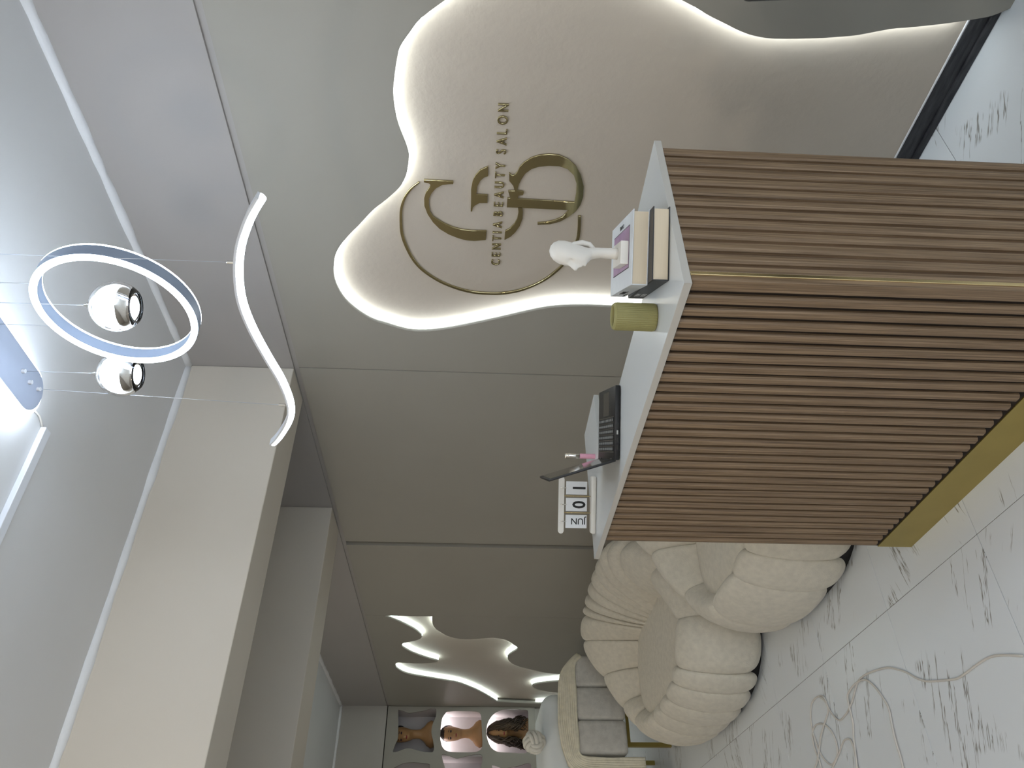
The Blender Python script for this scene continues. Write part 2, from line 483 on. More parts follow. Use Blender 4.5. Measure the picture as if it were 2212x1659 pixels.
LOGO_D1h = [(-1.7247, 1.3732), (-1.7301, 1.1642), (-1.6908, 1.1623), (-1.6468, 1.166), (-1.6121, 1.1801), (-1.5864, 1.2058), (-1.5764, 1.2359), (-1.5763, 1.2714), (-1.5819, 1.3063), (-1.5926, 1.3312), (-1.6129, 1.3524), (-1.6369, 1.3638), (-1.661, 1.3721), (-1.6873, 1.3765), (-1.6921, 1.352), (-1.7057, 1.3534), (-1.7085, 1.3699)]
ARC= [(-1.67, 1.726, 0.0019), (-1.6981, 1.7545, 0.003), (-1.7379, 1.7797, 0.0037), (-1.7888, 1.7961, 0.0044), (-1.8492, 1.8015, 0.0048), (-1.9115, 1.8012, 0.0052), (-1.9754, 1.788, 0.0052), (-2.0388, 1.7656, 0.0048), (-2.088, 1.7359, 0.0044), (-2.1324, 1.6914, 0.0044), (-2.1671, 1.6419, 0.0044), (-2.1947, 1.5819, 0.0048), (-2.2104, 1.5212, 0.0052), (-2.2137, 1.4564, 0.0052), (-2.2088, 1.3994, 0.0052), (-2.1897, 1.3358, 0.0048), (-2.1534, 1.2739, 0.0044), (-2.1069, 1.2217, 0.0044), (-2.0392, 1.1729, 0.0044), (-1.9651, 1.1449, 0.0052), (-1.9106, 1.1318, 0.0056), (-1.8604, 1.131, 0.0056), (-1.7925, 1.1378, 0.0056)]
TXT= [('C', -2.0406, 1.4469), ('E', -2.0003, 1.4453), ('N', -1.9581, 1.4443), ('T', -1.9169, 1.4429), ('I', -1.8873, 1.444), ('A', -1.8503, 1.4434), ('B', -1.7987, 1.4434), ('E', -1.7559, 1.4422), ('A', -1.7118, 1.442), ('U', -1.6688, 1.4426), ('T', -1.6268, 1.4412), ('Y', -1.5881, 1.4402), ('S', -1.5306, 1.4396), ('A', -1.4899, 1.4396), ('L', -1.4543, 1.4397), ('O', -1.4094, 1.4395), ('N', -1.3637, 1.4391)]
N1 = [(2.1318, 2.2166), (2.125, 2.1709), (2.104, 2.109), (2.1117, 2.0419), (2.1304, 1.9377), (2.1489, 1.8784), (2.1492, 1.8406), (2.1314, 1.8245), (2.0706, 1.8248), (2.0138, 1.8478), (1.9645, 1.8598), (1.9088, 1.8602), (1.8469, 1.8417), (1.7787, 1.8282), (1.7415, 1.8319), (1.7313, 1.8532), (1.7323, 1.9118), (1.7441, 1.9784), (1.7606, 2.0454), (1.7671, 2.0898), (1.7465, 2.1538), (1.7327, 2.2037), (1.7326, 2.2291), (1.746, 2.234), (1.8036, 2.2173), (1.8584, 2.1964), (1.9274, 2.1988), (2.0323, 2.2079)]
N2 = [(2.1179, 1.7179), (2.1256, 1.6426), (2.1269, 1.4911), (2.1204, 1.3999), (2.1027, 1.3692), (2.0599, 1.357), (1.9331, 1.3471), (1.8088, 1.341), (1.7679, 1.3514), (1.744, 1.3841), (1.7335, 1.45), (1.7327, 1.5896), (1.739, 1.6779), (1.759, 1.7228), (1.8064, 1.7547), (1.8887, 1.7701), (1.9862, 1.7677), (2.0498, 1.7598), (2.0855, 1.7428)]
N3 = [(2.1478, 1.1339), (2.1558, 1.0346), (2.1458, 0.9353), (2.139, 0.8818), (2.1066, 0.871), (1.9364, 0.8705), (1.7843, 0.8698), (1.7434, 0.8817), (1.7262, 0.9265), (1.7322, 1.0742), (1.7384, 1.1776), (1.7651, 1.2368), (1.8161, 1.2744), (1.8917, 1.2978), (1.9685, 1.2989), (2.0392, 1.2773), (2.1038, 1.225)]
CAB0= [(-1.9734, 0.6633), (-2.0416, 0.688), (-2.0997, 0.7022), (-2.1708, 0.7031), (-2.2502, 0.6979), (-2.2983, 0.6997), (-2.3784, 0.7183), (-2.4522, 0.7385), (-2.504, 0.7637), (-2.5525, 0.798), (-2.629, 0.835), (-2.6724, 0.8497), (-2.7466, 0.8636), (-2.8281, 0.8731), (-2.8915, 0.87), (-2.9378, 0.8486), (-2.98, 0.8224), (-3.0365, 0.7994), (-3.0758, 0.7905), (-3.1295, 0.786), (-3.167, 0.807), (-3.2008, 0.8487), (-3.2161, 0.8933), (-3.2417, 0.9107), (-3.2943, 0.9182), (-3.3502, 0.9088), (-3.3907, 0.8702), (-3.4072, 0.8256), (-3.4059, 0.7842), (-3.3874, 0.7265), (-3.3578, 0.6876), (-3.3055, 0.658), (-3.2438, 0.6708), (-3.2134, 0.7022), (-3.2169, 0.7477), (-3.2515, 0.7884), (-3.3066, 0.8163), (-3.3692, 0.8234), (-3.4183, 0.8007), (-3.43, 0.749), (-3.4112, 0.6919), (-3.4099, 0.6526)]
CAB1= [(-2.7553, 0.5285), (-2.7455, 0.569), (-2.7456, 0.6231), (-2.7401, 0.6772), (-2.7321, 0.7262), (-2.7539, 0.7727), (-2.7902, 0.8218), (-2.8389, 0.8576), (-2.91, 0.866), (-2.9818, 0.8547), (-3.0104, 0.837), (-3.0195, 0.7887), (-3.0276, 0.7471), (-3.0515, 0.7036), (-3.0666, 0.6525), (-3.0783, 0.6132), (-3.0868, 0.5855)]
CAB2= [(-3.3406, 0.6331), (-3.2705, 0.6574), (-3.1985, 0.6865), (-3.1531, 0.7079), (-3.1211, 0.7132), (-3.0864, 0.7042), (-3.0753, 0.6785), (-3.0775, 0.6368), (-3.0895, 0.586)]
CAB3= [(-3.5077, 0.6645), (-3.4445, 0.6854), (-3.3987, 0.7157), (-3.3392, 0.769), (-3.2753, 0.8074), (-3.2164, 0.8394), (-3.2084, 0.8641), (-3.2259, 0.8926), (-3.2597, 0.9122)]

# ================================================================== structure
X0, X1 = -8.65, 2.6
Y0, YW, YB = -2.3, 2.171, 2.216
ZC = 2.81
XD = -8.22          # face of the wig display at the rear

def P_xz(y):
    return lambda c: Vector((c.x, y + c.z, c.y))

def P_yz(x):
    return lambda c: Vector((x + c.z, c.x, c.y))

# floor of 60 x 120 tiles
bm = nb(); box(bm, (X0, Y0, -0.12), (X1, YB + 0.1, -0.002))
floor = part('floor', bm, M['grout']); tag(floor, kind='structure', label='white marble look tiled floor')
TX, TY, GAP = 0.597, 1.194, 0.0022
bm = nb(); box(bm, (-TX / 2 + GAP / 2, -TY / 2 + GAP / 2, -0.012), (TX / 2 - GAP / 2, TY / 2 - GAP / 2, 0.0), bev=0.0008, seg=1)
tile_me = bpy.data.meshes.new('tile'); bm.to_mesh(tile_me); bm.free(); tile_me.materials.append(M['tile'])
kx0 = int(math.floor((X0 + 1.957) / TX)); kx1 = int(math.ceil((X1 + 1.957) / TX))
for i in range(kx0, kx1):
    xa, xb = max(X0, -1.957 + i * TX), min(X1, -1.957 + (i + 1) * TX)
    for j in range(-3, 1):
        ya, yb = max(Y0, 1.017 + j * TY), min(YB, 1.017 + (j + 1) * TY)
        if xb - xa < 0.02 or yb - ya < 0.02:
            continue
        inst('tile', tile_me, ((xa + xb) / 2, (ya + yb) / 2, 0), floor, scale=((xb - xa) / TX, (yb - ya) / TY, 1))

# sign wall: plaster behind, boards in front with the glowing cut-outs
bm = nb(); box(bm, (X0, YB, 0), (X1, YB + 0.12, ZC))
wall_r = part('wall_right', bm, M['plaster']); tag(wall_r, kind='structure', label='greige panelled wall carrying the gold sign')
bm = nb(); box(bm, (X0, YW, 2.336), (X1, YB - 0.001, ZC))
part('upper_panel', bm, M['upper'], wall_r)
bm = nb(); box(bm, (X0, YW + 0.010, 2.3125), (X1, YB - 0.001, 2.3355)); part('shadow_gap', bm, M['upper'], wall_r)

def smooth2(pts, k=3):
    return [(p.x, p.y) for p in catmull([(a, b, 0) for a, b in pts], k)]

left_c = smooth2(BLOB1 + [(-2.236, 0.75), (-2.240, 0.40), (-2.240, 0.0)])
right_c = smooth2(list(reversed([(-0.950, 0.0)] + list(reversed(BLOB1R)))))
clos = smooth2([BLOB1R[0], (-0.945, 1.03), (-0.89, 1.18), (-0.885, 1.36), (-0.93, 1.52), BLOB1[0]])
open1 = left_c[::-1] + [(p[0], p[1]) for p in clos[1:-1]][::-1] + right_c   # foot left ... foot right
outer = [(-2.688, 0), (-2.688, 2.312), (X1, 2.312), (X1, 0)] + right_c[::-1] + clos[1:-1] + left_c
T_BOARD = 0.030
part('panel', plate([outer], T_BOARD, P_xz(YW + T_BOARD / 2)), M['panel'], wall_r, label='greige board with a wavy backlit cut-out')
bm = nb(); box(bm, (-4.443, YW, 0), (-2.694, YB - 0.001, 2.312)); part('panel', bm, M['panel'], wall_r)
bm = nb(); box(bm, (-4.497, YW + 0.024, 0), (-4.443, YB - 0.001, 2.312)); part('batten', bm, M['panel'], wall_r)
bm = nb(); box(bm, (-5.708, YW, 0), (-4.497, YB - 0.001, 2.312)); part('panel', bm, M['panel'], wall_r)
b2lo = smooth2(B2LO + [(-7.13, 0.50), (-7.22, 0.44), (-7.30, 0.50)] + B2T + [(-7.73, 0.50), (-7.86, 0.42), (-8.04, 0.48), (-8.10, 0.80)])
b2up = smooth2([p for p in B2UP if p[0] > -8.11])
hole2 = [(-5.7165, 2.172)] + b2up + b2lo[::-1] + [(-5.7165, 1.797)]
part('panel', plate([[(-5.712, 0), (-5.712, 2.312), (X0, 2.312), (X0, 0)], hole2], T_BOARD, P_xz(YW + T_BOARD / 2)), M['panel'], wall_r,
     label='greige board with a second wavy backlit cut-out')

def led_ribbon(path, inward, y0, y1, t=0.004, off=0.0012):
    bm = nb()
    n = len(path)
    rows = []
    for i in range(n):
        a = Vector(path[max(i - 1, 0)]); b = Vector(path[min(i + 1, n - 1)])
        d = (b - a)
        if d.length < 1e-9: continue
        d.normalize()
        nn = Vector((-d.y, d.x)) * inward
        p = Vector(path[i])
        q0 = p + nn * off; q1 = p + nn * (off + t)
        rows.append([bm.verts.new((q0.x, y0, q0.y)), bm.verts.new((q1.x, y0, q1.y)),
                     bm.verts.new((q1.x, y1, q1.y)), bm.verts.new((q0.x, y1, q0.y))])
    for A, B in zip(rows, rows[1:]):
        for k in range(4):
            bm.faces.new((A[k], A[(k + 1) % 4], B[(k + 1) % 4], B[k]))
    bm.faces.new(rows[0]); bm.faces.new(rows[-1][::-1])
    bmesh.ops.recalc_face_normals(bm, faces=bm.faces[:])
    return bm

# the strips sit behind the boards' edges
led_path = [p for p in open1 if p[1] > 0.09]
single('led_strip', led_ribbon(led_path, -1, YW + 0.017, YB - 0.006), M['led_strip'],
       'glowing white light strip outlining the cut-out around the gold sign', 'light strip', origin=(-1.6, YW, 0.1))
single('led_strip', led_ribbon(b2up, 1, YW + 0.019, YB - 0.006), M['led_strip_far'],
       'glowing white light strip along upper edge of the far cut-out', 'light strip', origin=(-7, YW, 1.2))
single('led_strip', led_ribbon(b2lo, -1, YW + 0.019, YB - 0.006), M['led_strip_far'],
       'glowing white light strip along lower edge of the far cut-out', 'light strip', origin=(-7, YW, 0.6))

# unfinished black strip at the foot of the recess
bm = nb()
box(bm, (-2.232, YB - 0.010, 0.016), (-0.958, YB - 0.0005, 0.072))
base_r = part('baseboard_right', bm, M['black_base']); tag(base_r, kind='structure', label='rough black strip at the foot of the sign wall')
bm = nb(); box(bm, (-2.232, YB - 0.020, 0.0), (-0.958, YB - 0.0005, 0.022), bev=0.003); part('lower_bead', bm, M['black_base'], base_r)
bm = nb(); box(bm, (-2.232, YB - 0.007, 0.072), (-0.958, YB - 0.0005, 0.078), bev=0.002); part('filler_line', bm, M['caulk'], base_r)

# ceiling with two beams
bm = nb(); box(bm, (X0, Y0, ZC), (X1, YB + 0.12, ZC + 0.12))
ceil = part('ceiling', bm, M['ceiling']); tag(ceil, kind='structure', label='white plastered ceiling')
bm = nb(); box(bm, (-2.940, Y0, 2.336), (-2.696, YW - 0.0005, ZC - 0.0005), bev=0.004); part('beam', bm, M['beam'], ceil)
bm = nb(); box(bm, (-4.300, Y0, 2.336), (-4.000, YW - 0.0005, ZC - 0.0005), bev=0.004); part('beam', bm, M['beam'], ceil)

def caulk_line(a, b, r=0.021):
    a, b = Vector(a), Vector(b)
    n = max(8, int((b - a).length / 0.06))
    bm = nb()
    pts, rs = [], []
    for i in range(n + 1):
        pts.append(a.lerp(b, i / n)); rs.append(r * random.uniform(0.8, 1.15))
    return tube(bm, pts, rs, 8)
k = 1
for a, b in (((X1 - 0.01, YW, ZC), (-2.69, YW, ZC)), ((-2.696, YW, ZC), (-2.696, Y0, ZC)), ((-4.302, YW, ZC), (-8.2, YW, ZC)), ((XD, YW, ZC), (XD, Y0, ZC))):
    o = part('trim_%d' % k, caulk_line(a, b), M['caulk'], smooth=True); tag(o, kind='structure', label='white filler bead where wall meets ceiling'); k += 1

# remaining shell
bm = nb(); box(bm, (X0, Y0 - 0.12, 0), (X1, Y0, ZC)); o = part('wall_left', bm, M['upper']); tag(o, kind='structure', label='plain greige wall opposite the sign')
bm = nb(); box(bm, (X0 - 0.12, Y0, 0), (X0, YB, ZC)); o = part('wall_back', bm, M['farwall']); tag(o, kind='structure', label='greige wall at the rear of the salon')
bm = nb()
box(bm, (X1, Y0, 2.35), (X1 + 0.12, YB, ZC)); box(bm, (X1, Y0, 0), (X1 + 0.12, -1.6, 2.35)); box(bm, (X1, 1.5, 0), (X1 + 0.12, YB, 2.35))
o = part('wall_front', bm, M['upper']); tag(o, kind='structure', label='shop front wall with its wide open doorway')
bm = nb(); box(bm, (X0, Y0, 2.33), (XD, YW - 0.001, ZC)); o = part('trim_%d' % k, bm, M['farwall']); tag(o, kind='structure', label='bulkhead above the wig display')

# ================================================================== wig display at the rear
disp = thing('wig_display', 'pale wall display with curvy niches holding mannequin heads at the rear', 'display', (XD, 1.3, 0.0))
XB = -8.55
def shift(lp, dy=0.0, dz=0.0, fy=1.0, cy=1.98):
    return [((cy + (y - cy) * fy) + dy, z + dz) for y, z in lp]
n1, n2, n3 = [smooth2(n + [n[0]], 3)[:-1] for n in (N1, N2, N3)]
CP = 0.515
col2 = [shift(n3, -CP, 0.985), shift(n1, -CP, -0.49, -1), shift(n1, -CP, -0.975)]
y_lo, y_hi = 1.13, YW - 0.004
z_lo, z_hi = 0.80, 2.32
part('front_board', plate([[(y_lo, z_lo), (y_hi, z_lo), (y_hi, z_hi), (y_lo, z_hi)], n1, n2, n3] + col2, 0.022, P_yz(XD - 0.011)), M['panel'], disp, label='pale board with wavy openings')
bm = nb(); box(bm, (XB - 0.02, y_lo, z_lo), (XB, y_hi, z_hi)); part('back_board', bm, M['niche'], disp)
for z in (z_lo, 1.315, 1.80, z_hi - 0.02):
    bm = nb(); box(bm, (XB, y_lo, z - 0.0), (XD - 0.023, y_hi, z + 0.018)); part('shelf', bm, M['niche'], disp)
for y in (y_lo, 1.70, y_hi - 0.02):
    for z in (z_lo + 0.019, 1.334, 1.819):
        bm = nb(); box(bm, (XB, y, z), (XD - 0.023, y + 0.018, z + 0.478)); part('divider', bm, M['niche'], disp)
for y in (1.74, 1.16):
    for z in (1.305, 1.79):
        bm = nb(); box(bm, (XB + 0.05, y, z), (XB + 0.075, y + 0.40, z + 0.008)); part('niche_light', bm, M['led_niche'], disp)
bm = nb(); box(bm, (XB, y_lo, 0.0), (XD - 0.03, y_hi, z_lo - 0.002)); part('lower_cabinet', bm, M['farwall'], disp)

def head_mesh(bm, org, face, sc, tall=1.0, stretch_top=0.0, bust=True, n=28, feat=1.0):
    """mannequin head and neck; face = angle the nose points to"""
    sec = [(0.00, 0.0, .052, .118), (.035, 0.0, .058, .128), (.07, -.004, .052, .108), (.10, -.008, .042, .070), (.135, -.010, .036, .045),
           (.175, -.006, .036, .040), (.205, .002, .041, .043), (.222, .018, .054, .047), (.238, .026, .070, .052), (.26, .026, .080, .058),
           (.285, .020, .086, .064), (.315, .012, .090, .069), (.345, .004, .092, .071), (.375, -.004, .084, .066), (.398, -.008, .064, .052), (.412, -.010, .038, .030), (.418, -.010, .006, .006)]
    if not bust:
        sec = [(0.06, -.004, .038, .040), (.10, -.006, .037, .039), (.15, -.008, .034, .037)] + sec[5:]
    m = Matrix.Translation(org) @ Matrix.Rotation(face, 4, 'Z')
    rings = []
    Z = [s[0] for s in sec]
    zs = []
    for a, b in zip(sec, sec[1:]):
        k = 2 if b[0] < .2 else 3
        for j in range(k):
            t = j / k
            zs.append(tuple(a[q] + (b[q] - a[q]) * t for q in range(4)))
    zs.append(sec[-1])
    for z, cx, rx, ry in zs:
        ring = []
        for k in range(n):
            a = 2 * math.pi * k / n
            x, y = cx + rx * math.cos(a), ry * math.sin(a)
            f = math.cos(a)
            if f > 0:
                da = math.atan2(math.sin(a), math.cos(a))
                x += feat * .024 * math.exp(-(da / .17) ** 2) * math.exp(-((z - .290) / .016) ** 2)
                x += feat * .010 * math.exp(-(da / .14) ** 2) * math.exp(-((z - .312) / .016) ** 2)
                x += feat * .008 * math.exp(-(da / .26) ** 2) * math.exp(-((z - .263) / .008) ** 2)
                x -= feat * .009 * math.exp(-((abs(da) - .42) / .2) ** 2) * math.exp(-((z - .315) / .011) ** 2)
                x += feat * .007 * math.exp(-(da / .3) ** 2) * math.exp(-((z - .238) / .010) ** 2)
            zz = z * tall + (stretch_top * max(0, (z - .33)) if stretch_top else 0)
            ring.append(bm.verts.new(m @ Vector((x * sc, y * sc, zz * sc))))
        rings.append(ring)
    for A, B in zip(rings, rings[1:]):
        for k in range(n):
            bm.faces.new((A[k], A[(k + 1) % n], B[(k + 1) % n], B[k]))
    bm.faces.new(rings[0][::-1]); bm.faces.new(rings[-1])
    return m

def mannequin(y, z, face, label, cap=True, hair=None, sc=1.05):
    x = XD - 0.165
    t = thing('mannequin_head', label, 'mannequin head', (x, y, z), face, group='mannequin heads in the rear display')
    bm = nb(); head_mesh(bm, (0, 0, 0), 0.0, sc)
    body = part('bust', bm, M['skin'], t, local=True, smooth=True)
    for s in (-1, 1):
        bm = nb(); ellipsoid(bm, (.088 * sc, s * .030 * sc, .316 * sc), (.010 * sc, .014 * sc, .008 * sc), 12, 8); part('eye', bm, M['eye'], t, local=True, smooth=True)
        bm = nb(); tube(bm, [(.090 * sc, s * .014 * sc, .334 * sc), (.090 * sc, s * .030 * sc, .339 * sc), (.080 * sc, s * .045 * sc, .334 * sc)], .003 * sc, 6); part('eyebrow', bm, M['eye'], t, local=True, smooth=True)
    bm = nb(); ellipsoid(bm, (.106 * sc, 0, .263 * sc), (.010 * sc, .018 * sc, .007 * sc), 12, 8); part('lips', bm, M['lips'], t, local=True, smooth=True)
    if cap:
        bm = nb(); ellipsoid(bm, (-.012 * sc, 0, .345 * sc), (.094 * sc, .075 * sc, .080 * sc), 24, 14, Matrix.Rotation(-.35, 4, 'Y'))
        for v in list(bm.verts):
            if v.co.x > .05 * sc and v.co.z < .372 * sc or v.co.z < .30 * sc:
                bm.verts.remove(v)
        part('wig_cap', bm, M['cap'], t, local=True, smooth=True)
    if hair:
        rnd = random.Random(hair)
        bm = nb()
        for k in range(110):
            a = rnd.uniform(0.38, 2 * math.pi - 0.38)
            lay = rnd.uniform(0.9, 1.12)
            pts, rs = [], []
            L = rnd.uniform(.24, .315)
            ph = rnd.uniform(0, 6.28)
            crown = Vector((-.01 + rnd.uniform(-.012, .012), rnd.uniform(-.01, .01), .428))
            side = Vector((math.cos(a) * .098 * lay + .004, math.sin(a) * .084 * lay, .335))
            for i in range(5):
                q = i / 5
                p = crown.lerp(side, q); p.z = .428 - (.093) * q * q * q - 0.004
                r2 = Vector((p.x, p.y)); 
                pts.append(p)
            for i in range(12):
                q = i / 11
                amp = .020 * q + .004
                out = 1 + .45 * q
                pts.append(Vector((side.x * out + amp * math.cos(ph + q * 13), side.y * out + amp * math.sin(ph + q * 13) * 1.3, .335 - L * q)))
            w = rnd.uniform(.006, .010)
            rs = [w * .5] + [w] * (len(pts) - 4) + [w * .8, w * .5, w * .2]
            tube(bm, [p * sc for p in pts], [r * sc for r in rs], 5)
        part('wig_hair', bm, M['hair'], t, local=True, smooth=True, kind='stuff', label='long wavy dark brown hair')
    return t

mannequin(1.935, 1.838, -0.45, 'bare mannequin head under a dark cap in the dim topmost wavy niche', True)
mannequin(1.945, 1.334, -0.35, 'bare mannequin head in the bright rounded square niche, middle of its column', True)
mannequin(1.965, 0.842, -0.35, 'mannequin head wearing a long wavy dark brown wig in the lowest niche', False, 11)
mannequin(1.40, 1.838, -0.35, 'mannequin head in the arched top niche, cut by the picture edge', True)
mannequin(1.45, 1.334, -0.35, 'dark wigged mannequin head in the middle niche at the picture edge', False, 5)
mannequin(1.43, 0.842, -0.35, 'dark wigged mannequin head in the bottom niche at the picture edge', False, 8)

# ================================================================== reception desk
ZT = 1.080
desk = thing('reception_desk', 'walnut slatted reception desk with white top and brass plinth', 'desk', (-1.70, 1.36, 0))
top_lp = [(-1.068, 1.116), (-1.068, 1.615), (-1.335, 1.615), (-1.335, 1.365), (-2.128, 1.365), (-2.128, 1.630), (-2.384, 1.630), (-2.384, 1.116)]
tp = part('counter_top', plate([top_lp], 0.0165, lambda c: Vector((c.x, c.y, ZT - 0.009 + c.z)), bev=0.0005), M['white_lam'], desk, label='U-shaped white laminate top')
def strip_edge(lo, hi):
    bm = nb(); box(bm, lo, hi); part('edge_band', bm, M['edge_lam'], tp)
strip_edge((-2.384, 1.1148, ZT - 0.0170), (-1.068, 1.1156, ZT - 0.0008))
strip_edge((-1.0676, 1.1148, ZT - 0.0170), (-1.0668, 1.615, ZT - 0.0008))
ZS = ZT - 0.0180
# carcass
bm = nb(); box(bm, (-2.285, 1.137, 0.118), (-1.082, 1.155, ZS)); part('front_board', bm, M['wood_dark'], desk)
bm = nb(); box(bm, (-1.100, 1.155, 0.118), (-1.082, 1.600, ZS)); part('side_board', bm, M['wood_groove'], desk)
bm = nb(); box(bm, (-2.285, 1.155, 0.118), (-2.267, 1.615, ZS)); part('side_board', bm, M['white_lam'], desk)
bm = nb(); box(bm, (-2.267, 1.345, 0.118), (-1.100, 1.360, ZS)); part('inner_board', bm, M['white_lam'], desk)
bm = nb(); box(bm, (-2.286, 1.134, 0.0), (-1.082, 1.152, 0.1175)); part('plinth', bm, M['gold_plinth'], desk, label='brass kick plate')
bm = nb(); box(bm, (-1.098, 1.152, 0.0), (-1.080, 1.600, 0.1175)); part('plinth', bm, M['gold_plinth'], desk, label='brass kick plate')
bm = nb(); box(bm, (-2.284, 1.152, 0.0), (-2.266, 1.615, 0.1175)); part('plinth', bm, M['gold_plinth'], desk, label='brass kick plate')
# slats: a shallow trapezoid rib with eased shoulders
PITCH = 0.0388
def slat_mesh(w, dpt, h):
    prof = [(-w / 2, 0), (-w / 2, -dpt * .45), (-w / 2 + .0035, -dpt * .88), (-w / 2 + .007, -dpt), (w / 2 - .007, -dpt), (w / 2 - .0035, -dpt * .88), (w / 2, -dpt * .45), (w / 2, 0)]
    bm = nb()
    lo = [bm.verts.new((x, y, 0)) for x, y in prof]
    hi = [bm.verts.new((x, y, h)) for x, y in prof]
    for k in range(len(prof)):
        k2 = (k + 1) % len(prof)
        bm.faces.new((lo[k], lo[k2], hi[k2], hi[k]))
    bm.faces.new(lo[::-1]); bm.faces.new(hi)
    bmesh.ops.recalc_face_normals(bm, faces=bm.faces[:])
    me = bpy.data.meshes.new('slat'); bm.to_mesh(me); bm.free()
    me.materials.append(M['wood'])
    return me
Z0S = 0.139
sm = slat_mesh(0.0252, 0.0125, ZS - Z0S)
dl = Vector(desk.location)
for i in range(31):
    x = -1.0665 - PITCH * (i + 0.5) - 0.003
    inst('slat', sm, Vector((x, 1.137, Z0S)) - dl, desk)
sm2 = slat_mesh(0.0265, 0.0095, ZS - Z0S)
for i in range(12):
    y = 1.1475 + 0.0381 * (i + 0.5)
    inst('slat', sm2, Vector((-1.082, y, Z0S)) - dl, desk, rot=(0, 0, math.radians(90)))
bm = nb(); box(bm, (-1.0840, 1.1245, Z0S), (-1.0665, 1.1465, ZS), bev=0.002); part('corner_slat', bm, M['wood'], desk)
bm = nb(); box(bm, (-1.0745, 1.1390, Z0S), (-1.0640, 1.1485, ZS), bev=0.001); part('corner_strip', bm, M['gold_strip'], desk, label='thin vertical brass corner strip')

# ================================================================== gold sign
sign = thing('wall_sign', 'gold mirror monogram with the words CENTIA BEAUTY SALON on the wall', 'sign', (-1.78, YB, 1.12))
def goldplate(name, loops, t=0.008):
    return part(name, plate(loops, t, P_xz(YB - 0.0055)), M['gold'], sign)
def s3(l, k=2):
    return smooth2(l + [l[0]], k)[:-1]
goldplate('monogram_letter', [LOGO_C1])
goldplate('monogram_letter', [LOGO_C2])
goldplate('monogram_letter', [LOGO_B1])
goldplate('monogram_letter', [LOGO_D1, LOGO_D1h])
ap = catmull([(x, z, w) for x, z, w in ARC], 4)
lo_, hi_ = [], []
for i, p in enumerate(ap):
    a = ap[max(i - 1, 0)]; b = ap[min(i + 1, len(ap) - 1)]
    d = Vector((b.x - a.x, b.y - a.y)).normalized(); nn = Vector((-d.y, d.x)) * p.z
    lo_.append((p.x + nn.x, p.y + nn.y)); hi_.append((p.x - nn.x, p.y - nn.y))
goldplate('arc', [lo_ + hi_[::-1]])
for ch, x, z in TXT:
    part('letter', text(ch, 0.0365, 0.008, lambda c, x=x, z=z: Vector((x + c.x, YB - 0.0045 + c.z, 1.4415 + c.y)), xs=0.82), M['gold'], sign)

# ================================================================== pendant lamp
YP = 1.33
lamp = thing('pendant_lamp', 'hanging ceiling light with glowing ring, glass globes and wavy bar', 'lamp', (-1.45, YP, ZC))
def stadium(x0, x1, yc, r, n=16):
    o = []
    for k in range(n + 1):
        a = -math.pi / 2 + math.pi * k / n
        o.append((x1 - r + r * math.cos(a), yc + r * math.sin(a)))
    for k in range(n + 1):
        a = math.pi / 2 + math.pi * k / n
        o.append((x0 + r + r * math.cos(a), yc + r * math.sin(a)))
    return o
YC_ = 1.310
can = part('canopy', plate([stadium(-1.815, -1.085, YC_, 0.060)], 0.008, lambda c: Vector((c.x, c.y, 2.769 + c.z)), bev=0.001), M['canopy'], lamp, label='pale oval ceiling plate')
part('lit_rim', plate([stadium(-1.831, -1.069, YC_, 0.076)], 0.026, lambda c: Vector((c.x, c.y, 2.787 + c.z))), M['led_rim'], can, label='glowing edge of the ceiling plate')
for x, y in ((-1.690, 1.322), (-1.735, 1.318), (-1.815 + .035, 1.328), (-1.424, 1.33), (-1.258, 1.33)):
    bm = nb(); lathe(bm, [(.006, -0.010), (.006, 0.0)], 12, (x, y, 2.765)); part('wire_grip', bm, M['white_metal'], can, smooth=40)
# ring
RC = Vector((-1.450, YP, 2.427))
def ring_band(ri, ro, y0, y1, n=96):
    bm = nb()
    rows = []
    for k in range(n):
        a = 2 * math.pi * k / n
        d = Vector((math.cos(a), 0, math.sin(a)))
        rows.append([bm.verts.new(RC + d * r + Vector((0, y, 0))) for r, y in ((ri, y0), (ro, y0), (ro, y1), (ri, y1))])
    for k in range(n):
        A, B = rows[k], rows[(k + 1) % n]
        for j in range(4):
            bm.faces.new((A[j], A[(j + 1) % 4], B[(j + 1) % 4], B[j]))
    bmesh.ops.recalc_face_normals(bm, faces=bm.faces[:])
    return bm
part('ring_frame', ring_band(0.1815, 0.1985, 0.004, 0.036), M['ring_band'], lamp, smooth=40, label='pale metal ring band')
part('ring_diffuser', ring_band(0.1820, 0.1980, -0.001, 0.0039), M['led_pendant'], lamp, label='glowing near rim of the ring')
part('ring_diffuser', ring_band(0.1820, 0.1980, 0.0361, 0.041), M['led_pendant'], lamp, label='glowing far rim of the ring')
def wire(p, q, r=0.0009):
    bm = nb(); tube(bm, [p, q], r, 6); part('wire', bm, M['silver'], lamp, smooth=True)
wire((-1.375, 1.352, 2.771), (-1.375, 1.352, 2.610)); wire((-1.530, 1.352, 2.771), (-1.530, 1.352, 2.606))
